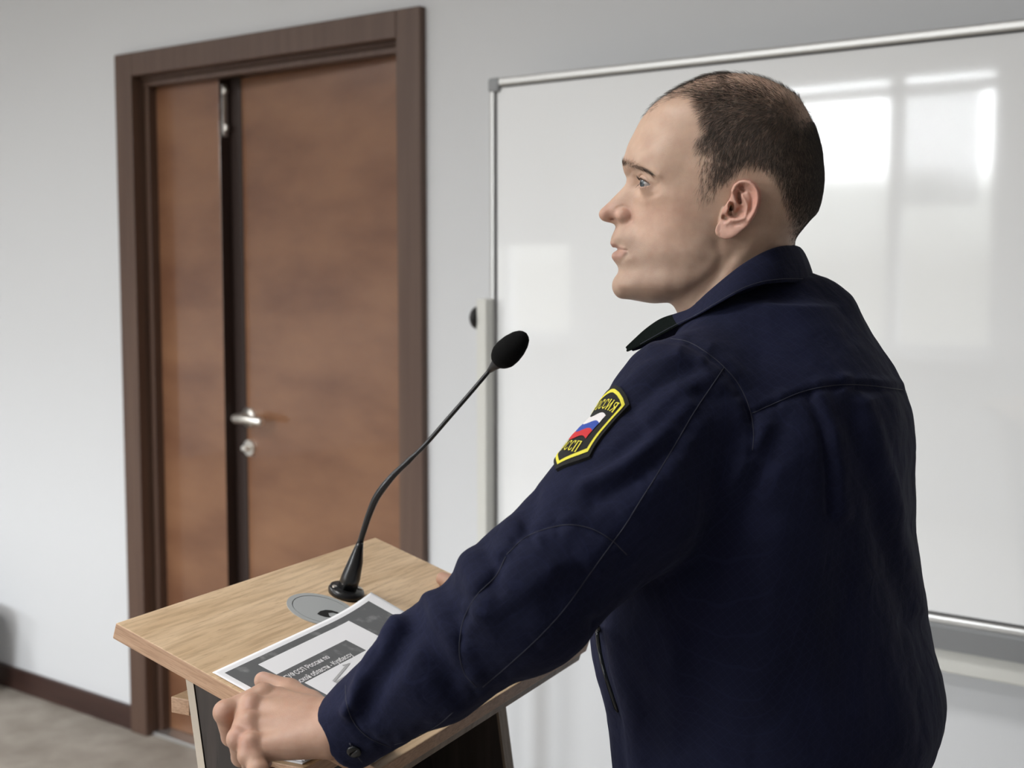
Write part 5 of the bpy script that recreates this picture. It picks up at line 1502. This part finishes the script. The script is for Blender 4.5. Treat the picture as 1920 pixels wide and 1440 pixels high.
# eyes
M_sclera = mat('eye_white_shaded', (0.36, 0.31, 0.29), 0.15, spec=0.6)  # eye white darkened in colour for the shade over the eye
M_iris = mat('grey_blue_iris', (0.060, 0.075, 0.085), 0.12, spec=0.7); M_pupil = mat('pupil', (0.004, 0.004, 0.004), 0.1)
for sg in (1, -1):
    ec = head_to_h(np.array([[EC[0], sg * EC[1], EC[2]]]))[0]
    vs, fs, mi = [], [], []
    ga = math.radians(24); gf = hf * math.cos(ga) + hl * math.sin(ga); gl = hl * math.cos(ga) - hf * math.sin(ga)     # glance a little towards the room
    n, m = 40, 40
    for i in range(m + 1):
        th = math.pi * i / m; rr = ER * (1 + 0.055 * max(0, 1 - (th / 0.56) ** 2))
        for j in range(n):
            a = 2 * math.pi * j / n
            vs.append(ec + (gf * math.cos(th) + gl * math.sin(th) * math.cos(a) + hz * math.sin(th) * math.sin(a)) * rr / 100 - person_base)
    for i in range(m):
        for j in range(n):
            fs.append((i * n + j, i * n + (j + 1) % n, (i + 1) * n + (j + 1) % n, (i + 1) * n + j)); q_ = (i + .5) * math.pi / m; mi.append(2 if q_ < 0.17 else (1 if q_ < 0.50 else 0))
    from_arr('eye', vs, fs, [M_sclera, M_iris, M_pupil], person, mat_index=mi)

# hair: tens of thousands of cropped strands grown from the scalp
def strands(name, roots, dirs, norms, length, rad, material, curl=0.25, seg=2, parent=person):
    n = len(roots); side = np.cross(dirs, norms); side /= np.maximum(np.linalg.norm(side, axis=1, keepdims=True), 1e-9); up = np.cross(side, dirs)
    V = np.zeros((n, 3 * seg + 1, 3))
    for k in range(seg + 1):
        f = k / seg
        c = roots + dirs * (length * f)[:, None] - norms * (length * curl * f * f)[:, None]
        if k == seg: V[:, 3 * seg] = c
        else:
            r2 = rad * (1 - 0.45 * f)
            for j, a in enumerate((0, 2.094, 4.189)):
                V[:, 3 * k + j] = c + (side * math.cos(a) + up * math.sin(a)) * r2[:, None]
    base = (np.arange(n) * (3 * seg + 1))[:, None]
    F3, F4 = [], []
    for k in range(seg - 1):
        for j in range(3): F4.append(base + np.array([3 * k + j, 3 * k + (j + 1) % 3, 3 * k + 3 + (j + 1) % 3, 3 * k + 3 + j]))
    for j in range(3): F3.append(base + np.array([3 * (seg - 1) + j, 3 * (seg - 1) + (j + 1) % 3, 3 * seg]))
    F4 = np.vstack(F4); F3 = np.vstack(F3)
    me = bpy.data.meshes.new(name); VV = V.reshape(-1, 3) - person_base
    me.vertices.add(len(VV)); me.vertices.foreach_set('co', VV.ravel())
    me.loops.add(F4.size + F3.size); me.loops.foreach_set('vertex_index', np.concatenate([F4.ravel(), F3.ravel()]).astype(np.int32))
    me.polygons.add(len(F4) + len(F3)); me.polygons.foreach_set('loop_start', np.concatenate([np.arange(len(F4)) * 4, len(F4) * 4 + np.arange(len(F3)) * 3]).astype(np.int32))
    me.update(calc_edges=True); me.validate()
    return link(name, me, material, parent, smooth=True)
def hair_mat(name, c1, c2):
    m = bpy.data.materials.new(name); m.use_nodes = True; nt = m.node_tree; p = nt.nodes['Principled BSDF']
    g = nt.nodes.new('ShaderNodeNewGeometry'); r = nt.nodes.new('ShaderNodeValToRGB'); r.color_ramp.elements[0].color = (*c1, 1); r.color_ramp.elements[1].color = (*c2, 1)
    nt.links.new(g.outputs['Random Per Island'], r.inputs[0]); nt.links.new(r.outputs[0], p.inputs['Base Color']); p.inputs['Roughness'].default_value = 0.42; p.inputs['Specular IOR Level'].default_value = 0.45
    return m
M_hair = hair_mat('dark_brown_hair', (0.014, 0.011, 0.009), (0.120, 0.098, 0.082)); M_brow = hair_mat('brown_brow_hair', (0.030, 0.018, 0.012), (0.075, 0.048, 0.034)); M_lash = hair_mat('dark_lash', (0.012, 0.008, 0.006), (0.02, 0.014, 0.01))
hn = headN[:, :1] * hf + headN[:, 1:2] * hl + headN[:, 2:3] * hz
fc = HV[HQ].mean(1); fa = np.linalg.norm(np.cross(HV[HQ[:, 2]] - HV[HQ[:, 0]], HV[HQ[:, 3]] - HV[HQ[:, 1]]), axis=1) / 2
fpx = head_px(fc[:, 0], np.abs(fc[:, 1]), fc[:, 2])
den = hair_density(fpx[:, 0], fpx[:, 1]) * (np.abs(fc[:, 1]) < 7.9)
inear = (poly_dist(EAR, fpx[:, 0], fpx[:, 1]) < 1.0) & (np.abs(fc[:, 1]) > 7.0)
den[inear] = 0
pr = den ** 1.15 * fa; NS = 70000
pick = rng.choice(len(fc), NS, p=pr / pr.sum())
w4 = rng.dirichlet((1, 1, 1, 1), NS)
root_l = (HV[HQ[pick]] * w4[:, :, None]).sum(1); nrm = (hn[HQ[pick]] * w4[:, :, None]).sum(1); nrm /= np.linalg.norm(nrm, axis=1, keepdims=True)
rp = head_px(root_l[:, 0], np.abs(root_l[:, 1]), root_l[:, 2]); rx, ry = rp[:, 0], rp[:, 1]
tdown = np.clip((ry - 175) / 120, 0, 1) ** 0.8
back = np.clip((rx - 1440) / 70, 0, 1)
fwd = (1 - tdown) * 1.0 + tdown * (0.30 * (1 - back) - 0.05 * back) ; vert = -(0.05 + 1.0 * tdown)
wh = np.exp(-(((rx - 1478) / 40) ** 2 + ((ry - 215) / 40) ** 2)); 
sidew = np.sign(root_l[:, 1]) * (0.25 * (1 - tdown))
dr_ = fwd[:, None] * hf + vert[:, None] * hz + sidew[:, None] * hl
dr_ += rng.normal(0, 0.16, dr_.shape)
dr_ -= nrm * (dr_ * nrm).sum(1, keepdims=True); dr_ /= np.linalg.norm(dr_, axis=1, keepdims=True)
lift = 0.30 + 0.42 * (1 - tdown) - 0.05 * back
dr_ = dr_ + nrm * lift[:, None] * rng.uniform(0.7, 1.3, NS)[:, None]; dr_ /= np.linalg.norm(dr_, axis=1, keepdims=True)
ln_ = (0.0088 * (1 - tdown) + 0.0070 * tdown) * rng.uniform(0.55, 1.2, NS)
ln_ *= 1 - 0.45 * np.clip((ry - 370) / 60, 0, 1)
ln_ *= 1 + 0.35 * np.clip((1350 - rx) / 40, 0, 1) * np.clip((ry - 250) / 60, 0, 1)
strands('hair', head_to_h(root_l), dr_, nrm, ln_, np.full(NS, 0.000068) * rng.uniform(0.8, 1.3, NS), M_hair)
# eyebrows and lashes on both sides
hbv = BVHTree.FromPolygons([Vector(v) for v in HV], [tuple(f) for f in HQ.tolist()])
BROW = spline([(1166.5, 309), (1175, 308.5), (1188, 310), (1202, 314.5), (1212, 319), (1222, 325)], 60)
for sg in (1, -1):
    R_, D_, N2_ = [], [], []
    for _ in range(620):
        i = int(60 * rng.uniform(0, 1) ** 1.5); tt = i / 59; x, y = BROW[i] + rng.normal(0, 1, 2) * np.array([1.5, (2.6 - 1.4 * tt)])
        a = head_pt(x, y, 6.5); b = head_pt(x, y, 0.5)
        h, nn, k, d = hbv.ray_cast(Vector((a[0], 9.0, a[1])), Vector((0, -1, 0)))
        if h is None: continue
        # slide along the sight line to the skin
        o = HC; r = ray(x, y); 
        oc = np.array([(np.array([0, 0, CAMZ]) - HC) @ hf, (np.array([0, 0, CAMZ]) - HC) @ hl, (np.array([0, 0, CAMZ]) - HC)[2]]) * 100
        rd = np.array([r @ hf, r @ hl, r[2]])
        h, nn, k, d = hbv.ray_cast(Vector(oc), Vector(rd).normalized())
        if h is None: continue
        nn = np.array(nn); nn = nn if nn @ rd < 0 else -nn
        q_ = np.array(h) * np.array([1, sg, 1]); nn = nn * np.array([1, sg, 1])
        dd = -hf * (0.75 + 0.2 * tt) + hz * (0.55 - 0.9 * tt) + rng.normal(0, 0.15, 3)
        n3 = nn[0] * hf + nn[1] * hl + nn[2] * hz
        dd = dd - n3 * (dd @ n3); dd /= np.linalg.norm(dd); dd = dd + n3 * 0.25; dd /= np.linalg.norm(dd)
        R_.append(head_to_h(q_[None])[0]); D_.append(dd); N2_.append(n3)
    n = len(R_); strands('eyebrow', np.array(R_), np.array(D_), np.array(N2_), rng.uniform(0.0045, 0.0085, n), np.full(n, 0.000042), M_brow)
    R_, D_, N2_ = [], [], []
    for upper, cnt in ((1, 120), (0, 26)):
        for _ in range(cnt):
            t = rng.uniform(-0.85, 0.9); az = LIDC + t * LIDH
            el = (np.radians(LUP) * (1 - t * t) - np.radians(9) * t) if upper else (-np.radians(LDN) * (1 - t * t) - np.radians(9) * t)
            dv = np.array([math.cos(el) * math.cos(az), sg * math.cos(el) * math.sin(az), math.sin(el)])
            q_ = np.array([EC[0], sg * EC[1], EC[2]]) + dv * (ER + 0.10)
            n3 = dv[0] * hf + dv[1] * hl + dv[2] * hz
            dd = n3 + hz * (0.35 if upper else -0.5) + rng.normal(0, 0.08, 3)
            R_.append(head_to_h(q_[None])[0]); D_.append(dd / np.linalg.norm(dd)); N2_.append(-hz if upper else hz)
    n = len(R_); strands('eyelashes', np.array(R_), np.array(D_), np.array(N2_), rng.uniform(0.003, 0.0055, n), np.full(n, 0.00006), M_lash, curl=0.3)

# ------------------------------------------------------------------ trousers and shoes (below the frame)
tf = Field((0.02, 1.08, 0.02), (0.52, 1.66, 1.0), 0.007)
HIP = np.array([0.264, 1.36, 0.9])
tf.ell(HIP + np.array([0, 0, 0.0]), [bf, bl, hz], (0.122, 0.175, 0.13), 0.03)
feet = []
for sg in (1, -1):
    hip = HIP + bl * 0.09 * sg + np.array([0, 0, -0.04]); kn_ = hip + bl * 0.012 * sg + bf * 0.03; kn_[2] = 0.48; an = hip + bl * 0.025 * sg - bf * 0.01; an[2] = 0.075
    tf.chain([hip, kn_, an], [0.098, 0.076, 0.062], 0.03); feet.append(an)
tf.cut(lambda X, Y, Z: 0.06 - Z + 0 * X, (0.02, 1.08, 0.0), (0.52, 1.66, 0.08), 0.0)
tf.cut(lambda X, Y, Z: Z - 0.945 + 0 * X, (0.02, 1.08, 0.92), (0.52, 1.66, 1.0), 0.0)
TV, TQ = tf.mesh(); from_arr('trousers', smooth_verts(TV, TQ, 2) - person_base, TQ, M_navy_dark, person)
def largest(V, Q):
    lab = np.arange(len(V))
    while True:
        m_ = lab[Q].min(1); new = lab.copy()
        for k in range(4): np.minimum.at(new, Q[:, k], m_)
        if (new == lab).all(): break
        lab = new
    best = np.bincount(lab).argmax(); keep = lab == best; ren = np.cumsum(keep) - 1
    return V[keep], ren[Q[keep[Q[:, 0]]]]
M_shoe = mat('black_leather', (0.012, 0.012, 0.012), 0.3)
for an in feet:
    sf = Field(an + np.array([-0.26, -0.26, -0.09]), an + np.array([0.2, 0.2, 0.12]), 0.005)
    a = an.copy(); a[2] = 0.045
    sf.chain([a - bf * 0.05, a + bf * 0.05, a + bf * 0.16], [0.042, 0.044, 0.036], 0.02); sf.cone(a - bf * 0.02 + hz * 0.02, an + hz * 0.03, 0.042, 0.04, 0.02)
    sf.cut(lambda X, Y, Z: 0.002 - Z + 0 * X, sf.lo, sf.lo + np.array([0.5, 0.5, 0.12]), 0.0)
    SV, SQ = largest(*sf.mesh()); from_arr('shoe', smooth_verts(SV, SQ, 1) - person_base, SQ, M_shoe, person)
